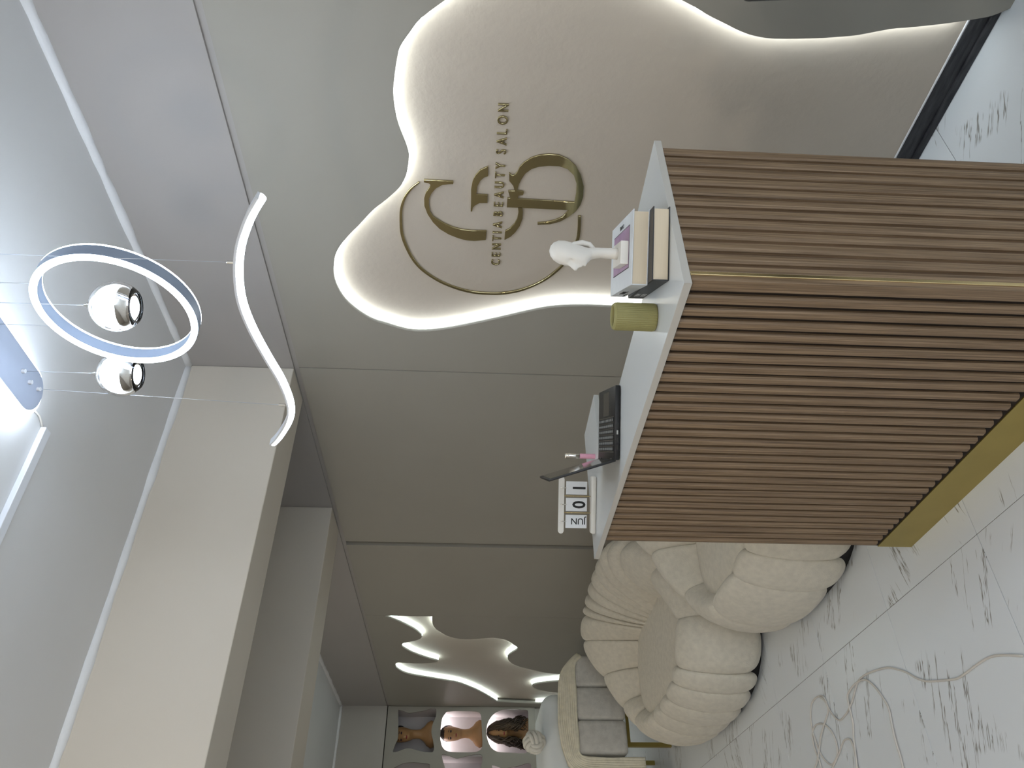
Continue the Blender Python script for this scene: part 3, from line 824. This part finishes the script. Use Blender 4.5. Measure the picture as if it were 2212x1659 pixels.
# globes
for gx, gz in ((-1.424, 2.416), (-1.701, 2.501)):
    g = Vector((gx, YP, gz))
    R_ = 0.064
    bm = nb(); lathe(bm, [(0.0005, R_)] + [(R_ * math.sin(a), R_ * math.cos(a)) for a in [math.pi * i / 22 for i in range(1, 18)]] + [(R_ * math.sin(math.pi * 17 / 22) - .006, R_ * math.cos(math.pi * 17 / 22) - .001)]
                      + [((R_ - .006) * math.sin(a), (R_ - .006) * math.cos(a)) for a in [math.pi * i / 22 for i in range(16, 0, -1)]] + [(0.0005, R_ - .006)], 40, g, cap=False)
    bmesh.ops.recalc_face_normals(bm, faces=bm.faces[:])
    sh = part('globe', bm, M['glass'], lamp, smooth=True, label='clear glass globe')
    ri = R_ - 0.0085
    bm = nb(); lathe(bm, [(0.008, 0.034)] + [(math.sqrt(max(ri * ri - z * z, 0)), z) for z in (0.034, 0.026, 0.015, 0.003, -0.008, -0.018)] + [(0.008, -0.018)], 40, g); part('light_core', bm, M['led_pendant'], sh, smooth=50)
    bm = nb(); lathe(bm, [(math.sqrt(ri * ri - z * z), z) for z in (-0.0185, -0.028, -0.038, -0.044)] + [(0.028, -0.044), (0.028, -0.0185)], 40, g, cap=False); part('chrome_collar', bm, M['chrome'], sh, smooth=40)
    bm = nb(); ellipsoid(bm, g + Vector((0, 0, -0.040)), (0.027, 0.027, 0.010), 24, 12); part('lower_lens', bm, M['led_pendant'], sh, smooth=True)
    bm = nb(); lathe(bm, [(0.008, R_ - 0.002), (0.008, R_ + 0.008), (0.004, R_ + 0.010), (0.004, R_ + 0.016)], 16, g); part('globe_cap', bm, M['chrome'], sh, smooth=40)
    wire(g + Vector((0, 0, R_ + 0.015)), Vector((gx, YP, 2.771)))
# wavy bar
bar = catmull([(x, YP, z) for x, z in ((-1.061, 1.980), (-1.120, 2.018), (-1.203, 2.057), (-1.293, 2.082), (-1.389, 2.095), (-1.492, 2.090), (-1.604, 2.073), (-1.705, 2.055), (-1.816, 2.050), (-1.900, 2.068), (-1.989, 2.112), (-2.035, 2.143))], 4)
def sweep(sec):
    bm = nb(); rows = []
    for i, p in enumerate(bar):
        a = bar[max(i - 1, 0)]; b = bar[min(i + 1, len(bar) - 1)]
        t = (b - a).normalized(); up = Vector((0, 1, 0)).cross(t)
        if up.z < 0: up = -up
        rows.append([bm.verts.new(p + Vector((0, 1, 0)) * s + up * h) for s, h in sec])
    n = len(sec)
    for A, B in zip(rows, rows[1:]):
        for j in range(n):
            bm.faces.new((A[j], A[(j + 1) % n], B[(j + 1) % n], B[j]))
    bm.faces.new(rows[0]); bm.faces.new(rows[-1][::-1])
    bmesh.ops.recalc_face_normals(bm, faces=bm.faces[:])
    return bm
part('wave_housing', sweep([(-0.0108, 0.0045), (0.0108, 0.0045), (0.0108, 0.0110), (-0.0108, 0.0110)]), M['white_metal'], lamp, smooth=40, label='white back of the wavy bar')
part('wave_diffuser', sweep([(0.0112 * math.cos(a), 0.004 + 0.015 * math.sin(a)) for a in [math.pi + math.pi * k / 8 for k in range(9)]]), M['led_pendant'], lamp, smooth=40, label='glowing wavy bar')
for x, zz in ((-1.828, 2.060), (-1.258, 2.075)):
    bm = nb(); lathe(bm, [(.004, 0), (.004, .018), (.002, .020)], 10, (x, YP, zz + .008)); part('wire_grip', bm, M['chrome'], lamp, smooth=40)
    wire((x, YP, zz + 0.026), (-1.782 if x < -1.5 else x, YP, 2.771), 0.0007)

bm = nb(); box(bm, (-1.965, Y0 + 0.001, ZC - 0.018), (-1.932, 1.300, ZC - 0.0003), bev=0.002)
single('cable_trunking', bm, M['white_metal'], 'white plastic cable channel running across the ceiling beside the lamp', 'cable duct', origin=(-1.95, 1.3, ZC - .018))
bm = nb(); tube(bm, [(-1.938, 1.300, ZC - .004), (-1.915, 1.312, ZC - .004), (-1.90, 1.318, ZC - .004), (-1.815, 1.312, ZC - .004)], 0.003, 8)
single('lamp_cable', bm, M['cable'], 'short white cable from ceiling channel to the lamp plate', 'cable', origin=(-1.9, 1.31, ZC - .007), smooth=True)

# warm globe lamps over the waiting side, left of the picture
for gx, gy, lb in ((-1.45, -0.95, 'warm globe lamp on the ceiling in the middle of the waiting side'), (-5.2, -0.75, 'warm globe lamp on the ceiling nearer the rear wall'), (0.95, -0.55, 'warm globe lamp on the ceiling just inside the shop door')):
    wl = thing('globe_lamp', lb, 'lamp', (gx, gy, ZC), group='warm globe ceiling lamps')
    bm = nb(); lathe(bm, [(.06, -.02), (.06, 0)], 24, (gx, gy, ZC)); part('ceiling_rose', bm, M['white_metal'], wl, smooth=40)
    bm = nb(); tube(bm, [(gx, gy, ZC - .02), (gx, gy, 2.50)], .004, 8); part('stem', bm, M['silver'], wl, smooth=True)
    bm = nb(); ellipsoid(bm, (gx, gy, 2.40), (.10, .10, .10), 24, 16); part('globe', bm, M['lamp_warm'], wl, smooth=True)

# ================================================================== things on the counter
# two books
def book(name, label, c, ang, L, Wd, z0, z1, cover, ct=0.0022):
    """L along the spine direction (v), Wd along the page face (u)"""
    t = thing(name, label, 'book', (c[0], c[1], z0), ang, group='stacked books on the counter')
    h = z1 - z0
    bm = nb(); box(bm, (-Wd / 2, -L / 2, 0), (Wd / 2, L / 2, ct), bev=.0005, seg=1); part('back_cover', bm, cover, t, local=True)
    bm = nb(); box(bm, (-Wd / 2, -L / 2, h - ct), (Wd / 2, L / 2, h), bev=.0005, seg=1); fc = part('front_cover', bm, cover, t, local=True)
    bm = nb(); box(bm, (-Wd / 2, -L / 2, ct), (-Wd / 2 + ct, L / 2, h - ct)); sp = part('spine', bm, cover, t, local=True)
    bm = nb(); box(bm, (-Wd / 2 + ct, -L / 2 + .003, ct), (Wd / 2 - .005, L / 2 - .003, h - ct)); part('pages', bm, M['pages'], t, local=True)
    return t, fc, sp, h
def spine_txt(t, sp, s, hgt, x, yc, zc, m, xs=1.0):
    part('lettering', text(s, hgt, 0.0004, lambda c: Vector((x - c.z, yc - c.x, zc + c.y)), xs=xs), m, sp, local=True)
a2 = math.radians(54.2)
u2 = Vector((math.cos(a2), math.sin(a2))); v2 = Vector((-u2.y, u2.x))
FL2 = Vector((-1.151, 1.208)); c2 = FL2 + u2 * .0835 + v2 * .132
t, fc, sp, h = book('book', 'black hardback book with cream pages, lower of the two stacked books', c2, a2, 0.264, 0.167, ZT, 1.1178, M['book_black'])
spine_txt(t, sp, 'TOM', .0115, -.0838, .075, .0255, M['ink_white'], 1.15)
spine_txt(t, sp, 'FORD', .0115, -.0838, .075, .0105, M['ink_white'], 1.0)
a1 = math.radians(51.0)
u1 = Vector((math.cos(a1), math.sin(a1))); v1 = Vector((-u1.y, u1.x))
FL1 = Vector((-1.189, 1.2305)); c1 = FL1 + u1 * .0865 + v1 * .134
t, fc, sp, h = book('book', 'white hardback book with mauve cover picture, upper of the two stacked books', c1, a1, 0.268, 0.173, 1.1180, 1.1555, M['book_white'])
spine_txt(t, sp, 'CHANEL', .0135, -.0868, .040, .021, M['ink'], 0.95)
spine_txt(t, sp, 'THE IMPOSSIBLE COLLECTION', .0035, -.0868, .085, .008, M['ink'], 0.95)
bm = nb(); box(bm, (-.043, -.098, h), (.058, .098, h + .0003)); pf = part('cover_picture_frame', bm, M['ink'], fc, local=True)
bm = nb(); box(bm, (-.041, -.096, h + .0003), (.056, .096, h + .0006)); part('cover_picture', bm, M['mauve'], pf, local=True)
part('lettering', text('CHANEL', .010, .0004, lambda c: Vector((.068 - c.y, c.x, h + .0003 + c.z))), M['ink'], fc, local=True)

# face sculpture
sc_c = Vector((-1.2060, 1.3480))
scul = thing('face_sculpture', 'white abstract head sculpture on a square foot atop the books', 'sculpture', (sc_c.x, sc_c.y, 1.1563), math.radians(50))
bm = nb(); box(bm, (-.027, -.048, 0), (.027, .048, .0185), bev=.001); part('foot', bm, M['sculpt'], scul, local=True)
bm = nb(); head_mesh(bm, (0.0, -.006, -.010), math.radians(-150), .345, tall=1.30, stretch_top=.12, bust=False, n=64, feat=1.9)
part('head', bm, M['sculpt'], scul, local=True, smooth=True)
bm = nb()
for k, (y, r) in enumerate(((-.004, .0062), (.008, .0060), (.018, .0052))):
    tube(bm, [(.010, y - .002, .074), (.022, y, .086), (.025, y - .004, .104), (.020, y - .010, .124), (.010, y - .014, .142)], [r * .8, r, r, r * .9, r * .5], 10)
part('hair_lobes', bm, M['sculpt'], scul, local=True, smooth=True)

# ribbed candle cup
vc = Vector((-1.290, 1.226, ZT))
cn = thing('ribbed_candle_cup', 'olive green ribbed candle cup beside the books', 'candle holder', vc)
bm = nb()
rib = lambda a: 1 + .018 * math.cos(40 * a)
lathe(bm, [(.0300, 0), (.0325, .002), (.0330, .006), (.0330, .092), (.0325, .098)], 240, vc, fn=rib, cap=False)
lathe(bm, [(.0325, .098), (.0305, .102), (.0275, .1035), (.0245, .102), (.0235, .098), (.0230, .050), (.0225, .044), (.001, .043)], 240, vc, cap=False)
bm.faces.new([v for v in bm.verts][:240][::-1])
bmesh.ops.remove_doubles(bm, verts=bm.verts[:], dist=1e-5)
part('cup', bm, M['candle'], cn, smooth=50)

# laptop: side edge runs away from us, hinge to the left
la = math.radians(57.1)
lap = thing('laptop', 'open black laptop seen from its side on the counter', 'laptop', (-1.823, 1.162, ZT + .002), la)
# local: x = depth (hinge at x=0 -> palm rest at x=LD), y = width away from camera
LD, LW = 0.218, 0.287
bm = nb(); box(bm, (0, 0, 0), (LD, LW, .015), bev=.003); lb = part('base', bm, M['dark'], lap, local=True, smooth=30)
for px in (.02, LD - .02):
    for py in (.02, LW - .02):
        bm = nb(); box(bm, (px - .008, py - .008, -.002), (px + .008, py + .008, .0005)); part('rubber_foot', bm, M['dark'], lb, local=True)
bm = nb(); box(bm, (LD - .085, LW * .34, .0150), (LD - .012, LW * .68, .0154)); part('touchpad', bm, M['dark_gloss'], lb, local=True)
bm = nb(); box(bm, (.022, .018, .0148), (.128, LW - .018, .0152)); part('keyboard_well', bm, M['dark_gloss'], lb, local=True)
bm = nb(); bmp = nb()
for r in range(6):
    x0 = .025 + r * .0171
    n = 14 if r < 5 else 10
    for k in range(n):
        w = (LW - .042) / n
        y0 = .021 + k * w
        box(bm, (x0, y0 + .0008, .0150), (x0 + .0150, y0 + w - .0008, .0168), bev=.0006, seg=1)
        box(bmp, (x0 + .004, y0 + w * .35, .0168), (x0 + .0105, y0 + w * .62, .01695))
part('keys', bm, M['dark'], lb, local=True, kind='stuff')
part('key_print', bmp, M['grey_print'], lb, local=True, kind='stuff')
for k in range(4):
    bm = nb(); box(bm, (.03 + k * .022, -.0004, .005), (.042 + k * .022, .0008, .0095)); part('port', bm, M['grey_print'] if k == 2 else M['dark_gloss'], lb, local=True)
hm = Matrix.Translation((0.002, 0, .012)) @ Matrix.Rotation(math.radians(-18), 4, 'Y')
bm = nb(); box(bm, (-.0065, 0, 0), (0, LW, .204), bev=.002, mat=hm); ld = part('lid', bm, M['dark'], lap, local=True, smooth=30)
bm = nb(); box(bm, (0.0, .008, .012), (.0006, LW - .008, .196), mat=hm); part('screen', bm, M['dark_gloss'], ld, local=True)
for y in (.05, LW - .05):
    bm = nb(); tube(bm, [(0.002, y - .018, .012), (0.002, y + .018, .012)], .005, 10); part('hinge', bm, M['dark'], ld, local=True, smooth=40)

# lip gloss
gx, gy = -2.205, 1.418
gl = thing('lip_gloss', 'clear pink lip gloss tube with a silver cap behind the laptop', 'lip gloss', (gx, gy, ZT))
bm = nb(); lathe(bm, [(.0085, 0), (.0090, .002), (.0090, .052), (.0080, .054)], 20, (gx, gy, ZT)); part('tube', bm, M['pink_gloss'], gl, smooth=40)
bm = nb(); lathe(bm, [(.0075, .054), (.0075, .068)], 20, (gx, gy, ZT)); part('neck', bm, M['glass'], gl, smooth=40)
bm = nb(); lathe(bm, [(.0092, .068), (.0092, .104), (.0080, .106)], 20, (gx, gy, ZT)); part('cap', bm, M['chrome'], gl, smooth=40)

# flip calendar
ca = math.atan2(1.336 - 1.170, -2.206 + 2.316)
cal = thing('flip_calendar', 'white wooden flip calendar showing JUN 0 1 on hanging cards', 'calendar', (-2.276, 1.2665, ZT), ca)
# local x = along the bar (to the right in view), y = away from camera
LB = 0.196
bm = nb(); box(bm, (-LB / 2, -.026, 0), (LB / 2, .026, .0165), bev=.006, seg=3); part('base', bm, M['white_wood'], cal, local=True, smooth=40)
def capsule(bm, x0, x1, z, r, y0, y1):
    n = 8
    o = [(x1 - r + r * math.cos(-math.pi / 2 + math.pi * k / n), z + r * math.sin(-math.pi / 2 + math.pi * k / n)) for k in range(n + 1)]
    o += [(x0 + r + r * math.cos(math.pi / 2 + math.pi * k / n), z + r * math.sin(math.pi / 2 + math.pi * k / n)) for k in range(n + 1)]
    A = [bm.verts.new((x, y0, zz)) for x, zz in o]; B = [bm.verts.new((x, y1, zz)) for x, zz in o]
    for k in range(len(o)):
        k2 = (k + 1) % len(o); bm.faces.new((A[k], A[k2], B[k2], B[k]))
    bm.faces.new(A[::-1]); bm.faces.new(B)
    bmesh.ops.recalc_face_normals(bm, faces=bm.faces[:])
bm = nb(); capsule(bm, -LB / 2 - .002, LB / 2 - .004, .1185, .0095, -.006, .006); part('top_bar', bm, M['white_wood'], cal, local=True)
for x in (-.029, .028):
    bm = nb(); tube(bm, [(x, 0.002, .015), (x, 0.002, .112)], .0016, 8); part('post', bm, M['gold_strip'], cal, local=True, smooth=True)
for x, s in ((-.058, 'JUN'), (-.0005, '0'), (.056, '1')):
    bm = nb(); box(bm, (x - .0225, -.0085, .0305), (x + .0225, -.0070, .1035), bev=.0005, seg=1); cd = part('card', bm, M['card'], cal, local=True)
    bm = nb()
    tube(bm, [(x + 0.0, -.0078 + .0125 * math.cos(a) * .9 + .0085,   .1115 + .0155 * math.sin(a)) for a in [2 * math.pi * k / 18 for k in range(18)]], .0013, 6, closed=True)
    part('ring', bm, M['chrome'], cd, local=True, smooth=True)
    if s == 'JUN':
        part('lettering', text(s, .0215, .0004, lambda c, x=x: Vector((x - c.y, -.0087 - c.z, .0600 + c.x)), xs=1.0, bold=.0003), M['ink'], cd, local=True)
    else:
        part('lettering', text(s, .044, .0004, lambda c, x=x: Vector((x + c.x, -.0087 - c.z, .0595 + c.y)), xs=.85, bold=.0014), M['ink'], cd, local=True)

# ================================================================== sofas
def nest_sofa(label, c, ax, ay, rz, cuts, drop=0.0, back_z=0.715, seat_z=0.395, front_z=0.435):
    t = thing('tufted_tub_sofa', label, 'sofa', (c[0], c[1], 0), rz, group='channel tufted cream sofas along the wall')
    def rad(th):
        n = 2.9
        return (abs(math.cos(th) / ax) ** n + abs(math.sin(th) / ay) ** n) ** (-1 / n)
    PF = [(.62, .30), (.68, seat_z - .01), (.74, front_z - .008), (.82, front_z), (.91, .385), (.985, .27), (1.0, .16), (.97, .06), (.90, .012)]
    PB = [(.20, .30), (.26, .43), (.36, .55), (.49, .66), (.63, back_z - .01), (.77, back_z), (.91, back_z - .10), (1.0, .36), (.94, .012)]
    def prof(th):
        yr = math.sin(th) * rad(th) * .85 / ay
        b = min(1, max(0, (yr + 0.72 - drop * max(0, math.cos(th))) / 1.15)); b = .6 * b + .4 * b * b * (3 - 2 * b)
        bi = min(1, max(0, (math.sin(th) + .30) / 1.15)); bi = bi * bi * (3 - 2 * bi)   # how far the padding leans over the seat
        return catmull([(f[0] + (g[0] - f[0]) * (bi if q < 6 else b), f[1] + (g[1] - f[1]) * b, 0) for q, (f, g) in enumerate(zip(PF, PB))], 4)
    NU = 18
    for a0, a1 in zip(cuts, cuts[1:]):
        bm = nb(); rows = []
        for i in range(NU + 1):
            tt = 0.5 - 0.5 * math.cos(math.pi * i / NU)
            th = math.radians(a0 + (a1 - a0) * tt)
            e = abs(2 * tt - 1)
            k = 0.25 * (1 - math.sqrt(max(0, 1 - e ** 2.6))) + 0.012
            R_ = rad(th)
            pr = prof(th)
            cs = sum(p.x for p in pr) / len(pr); cz = sum(p.y for p in pr) / len(pr)
            row = []
            for p in pr:
                s = cs + (p.x - cs) * (1 - k); z = cz + (p.y - cz) * (1 - k * .8)
                row.append(bm.verts.new((math.cos(th) * R_ * s, math.sin(th) * R_ * s, max(z, .010))))
            rows.append(row)
        for A, B in zip(rows, rows[1:]):
            for j in range(len(A) - 1):
                bm.faces.new((A[j], A[j + 1], B[j + 1], B[j]))
        bmesh.ops.recalc_face_normals(bm, faces=bm.faces[:])
        part('channel', bm, M['boucle'], t, local=True, smooth=True)
    bm = nb()
    rows = []
    n = 64
    for s, z in ((.02, seat_z + .012), (.2, seat_z + .012), (.38, seat_z + .008), (.55, seat_z), (.68, seat_z - .015), (.74, seat_z - .08)):
        rows.append([bm.verts.new((math.cos(a) * rad(a) * s, math.sin(a) * rad(a) * s, z)) for a in [2 * math.pi * k / n for k in range(n)]])
    for A, B in zip(rows, rows[1:]):
        for j in range(n):
            bm.faces.new((A[j], A[(j + 1) % n], B[(j + 1) % n], B[j]))
    bm.faces.new(rows[0])
    bmesh.ops.recalc_face_normals(bm, faces=bm.faces[:])
    part('seat', bm, M['boucle'], t, local=True, smooth=True)
    bm = nb()
    rows = [[bm.verts.new((math.cos(a) * rad(a) * .86, math.sin(a) * rad(a) * .86, z)) for a in [2 * math.pi * k / n for k in range(n)]] for z in (0.0, .05)]
    for j in range(n):
        bm.faces.new((rows[0][j], rows[0][(j + 1) % n], rows[1][(j + 1) % n], rows[1][j]))
    bm.faces.new(rows[0][::-1]); bm.faces.new(rows[1])
    part('base', bm, M['chair_black'], t, local=True)
    return t

def cut_angles(ax, ay, back_x, left, front_x, right):
    """seams at even steps along the back and front, given as offsets from the centre"""
    bk = [math.degrees(math.atan2(ay * .72, x)) for x in back_x]
    fr = [math.degrees(math.atan2(-ay * .95, x)) % 360 for x in front_x]
    return sorted(bk + left + fr + right)
cutsA = cut_angles(.83, .525, [.64, .45, .27, .09, -.09, -.26, -.43], [146, 162, 180, 196, 208],
                   [-.50, -.31, -.11, .10, .32, .56, .80], [349])
cutsA = [cutsA[-1] - 360, 12] + cutsA
cutsB = cut_angles(.62, .48, [.42, .28, .14, 0, -.14, -.28, -.42], [152, 178, 204], [-.24, .17, .40], [])
cutsB = [cutsB[-1] - 360, -10, 25] + cutsB
nest_sofa('cream tufted tub sofa farther from the desk with fanned channels in full view', (-4.46, 1.575), 0.85, 0.53, 0.0, cutsA, drop=.50, back_z=.735)
nest_sofa('cream tufted tub sofa half hidden behind the end of the desk', (-3.005, 1.66), 0.60, 0.48, 0.0, cutsB, drop=0.0, back_z=.72)

# ================================================================== lounge chair with throw beyond the sofas
lc = thing('lounge_chair', 'grey padded lounge chair beyond the cream sofas', 'chair', (-5.95, 1.45, 0))
for k in range(3):
    ya = 1.175 + k * .226
    bm = nb(); box(bm, (-6.05, ya, .375), (-5.60, ya + .224, .725), bev=.030, seg=4); part('back_cushion', bm, M['boucle_grey'], lc, smooth=True)
bm = nb(); box(bm, (-6.60, 1.16, .36), (-6.06, 1.86, .50), bev=.04, seg=4); part('seat', bm, M['boucle_grey'], lc, smooth=True)
for x in (-5.90, -6.50):
    for y in (1.30, 1.72):
        bm = nb(); box(bm, (x - .015, y - .015, 0), (x + .015, y + .015, .374)); part('leg', bm, M['gold_plinth'], lc)
for z in (.30,):
    bm = nb(); box(bm, (-5.91, 1.316, z), (-5.89, 1.704, z + .02)); part('rail', bm, M['gold_plinth'], lc)

# treatment bed beside it, outside the frame, that carries the other half of the quilt
tb = thing('treatment_bed', 'white padded treatment bed beside the grey lounge chair, under the quilt', 'bed', (-6.08, 0.30, 0))
bm = nb(); box(bm, (-6.42, -0.42, .60), (-5.76, 1.00, .7345), bev=.03, seg=4); part('mattress', bm, M['duvet'], tb, smooth=30)
bm = nb(); box(bm, (-6.38, -0.38, .54), (-5.80, 0.96, .602)); part('frame', bm, M['white_wood'], tb)
for x in (-6.34, -5.84):
    for y in (-0.34, 0.90):
        bm = nb(); box(bm, (x - .025, y - .025, 0), (x + .025, y + .025, .541), bev=.004); part('leg', bm, M['white_wood'], tb)

# white quilt heaped on the chair
bm = nb(); box(bm, (-6.45, 0.72, .735), (-5.72, 1.62, .955), bev=.095, seg=6)
for v in bm.verts:
    v.co.z += .010 * math.sin(v.co.y * 19) * math.sin(v.co.x * 11)
single('quilt', bm, M['duvet'], 'white quilt heaped over the grey lounge chair', 'quilt', origin=(-6.08, 1.2, .735), smooth=True)
# cream ribbed throw: an arch of ribs over the near edge, falling to the floor side
inner = [(1.842, .672), (1.800, .715), (1.720, .728), (1.580, .728), (1.400, .728), (1.260, .728), (1.180, .722), (1.150, .670), (1.147, .560), (1.146, .420), (1.146, .268)]
outer_ = [(1.862, .690), (1.815, .752), (1.730, .812), (1.600, .842), (1.400, .848), (1.240, .830), (1.120, .790), (1.055, .700), (1.035, .570), (1.030, .430), (1.030, .262)]
thr = thing('rib_knit_throw', 'cream ribbed knit throw draped round the lounge chair edge', 'throw', (-5.62, 1.03, .262))
for k in range(9):
    q = k / 8
    pts = [Vector((-5.604 - .02 * q, a[0] + (b[0] - a[0]) * q, a[1] + (b[1] - a[1]) * q)) for a, b in zip(inner, outer_)]
    bm = nb(); tube(bm, catmull(pts, 4), [.0105 + .0025 * math.sin(i * .7 + k) for i in range((len(pts) - 1) * 4 + 1)], 8); part('rib', bm, M['throw'], thr, smooth=True)
lp = [(a, b) for a, b in inner] + [(a, b) for a, b in outer_][::-1]
part('backing', plate([lp], .10, P_yz(-5.675)), M['throw'], thr)
# knot cushion
kc = Vector((-5.735, 1.278, 1.022))
kn = thing('knot_cushion', 'ivory knotted ball cushion resting on the white quilt', 'cushion', (kc.x, kc.y, kc.z - .075))
for axi in range(3):
    for off in (-.029, 0, .029):
        pts = []
        for k in range(40):
            a = 2 * math.pi * k / 40
            r = math.sqrt(.060 ** 2 - off * off) + .011 * math.cos(2 * a)
            p = [0, 0, 0]
            p[axi] = off; p[(axi + 1) % 3] = r * math.cos(a); p[(axi + 2) % 3] = r * math.sin(a)
            pts.append(kc + Matrix.Rotation(.5, 3, 'Z') @ Matrix.Rotation(.35, 3, 'X') @ Vector(p))
        bm = nb(); tube(bm, pts, .0150, 8, closed=True); part('strand', bm, M['knot'], kn, smooth=True)

# ================================================================== cable on the floor
bm = nb()
for i, cc in enumerate((CAB0, CAB1, CAB2, CAB3)):
    pts = [(x, y, .0042 + .004 * (i % 2) * (.5 + .5 * math.sin(k * .9))) for k, (x, y) in enumerate(cc)]
    tube(bm, catmull(pts, 4), .0036, 8)
single('cable', bm, M['cable'], 'thin white cable lying in loose loops on the tiles', 'cable', origin=(-2.9, .8, 0), smooth=True)

# ================================================================== black chair behind the desk, mostly outside the frame
ch = thing('office_chair', 'black chair whose back edge shows at the picture border by the wall', 'chair', (-0.42, 1.83, 0), 0)
# local x points away from the backrest (towards the shop door)
bm = nb(); box(bm, (-.312, -.212, .52), (-.262, .19, .962), bev=.018, seg=4)
for v in bm.verts:
    q = max(0, .962 - v.co.z)
    v.co.y *= 1 - .10 * q; v.co.x += .085 * q
part('backrest', bm, M['chair_black'], ch, local=True, smooth=30)
bm = nb(); box(bm, (-.20, -.21, .42), (.24, .21, .49), bev=.025, seg=3); part('seat', bm, M['chair_black'], ch, local=True, smooth=30)
bm = nb(); box(bm, (-.262, -.03, .44), (-.235, .03, .72), bev=.004); part('back_post', bm, M['dark'], ch, local=True)
bm = nb(); box(bm, (-.25, -.03, .405), (0.03, .03, .421), bev=.003); part('seat_bracket', bm, M['dark'], ch, local=True)
bm = nb(); lathe(bm, [(.026, .08), (.026, .42)], 16); part('column', bm, M['dark'], ch, local=True, smooth=40)
for k in range(5):
    a = 2 * math.pi * k / 5
    bm = nb(); tube(bm, [(0, 0, .10), (.24 * math.cos(a), .24 * math.sin(a), .065)], [.02, .012], 8); lg = part('leg', bm, M['dark'], ch, local=True, smooth=40)
    bm = nb(); ellipsoid(bm, (.24 * math.cos(a), .24 * math.sin(a), .028), (.028, .028, .028), 12, 8); part('caster', bm, M['dark'], lg, local=True, smooth=True)
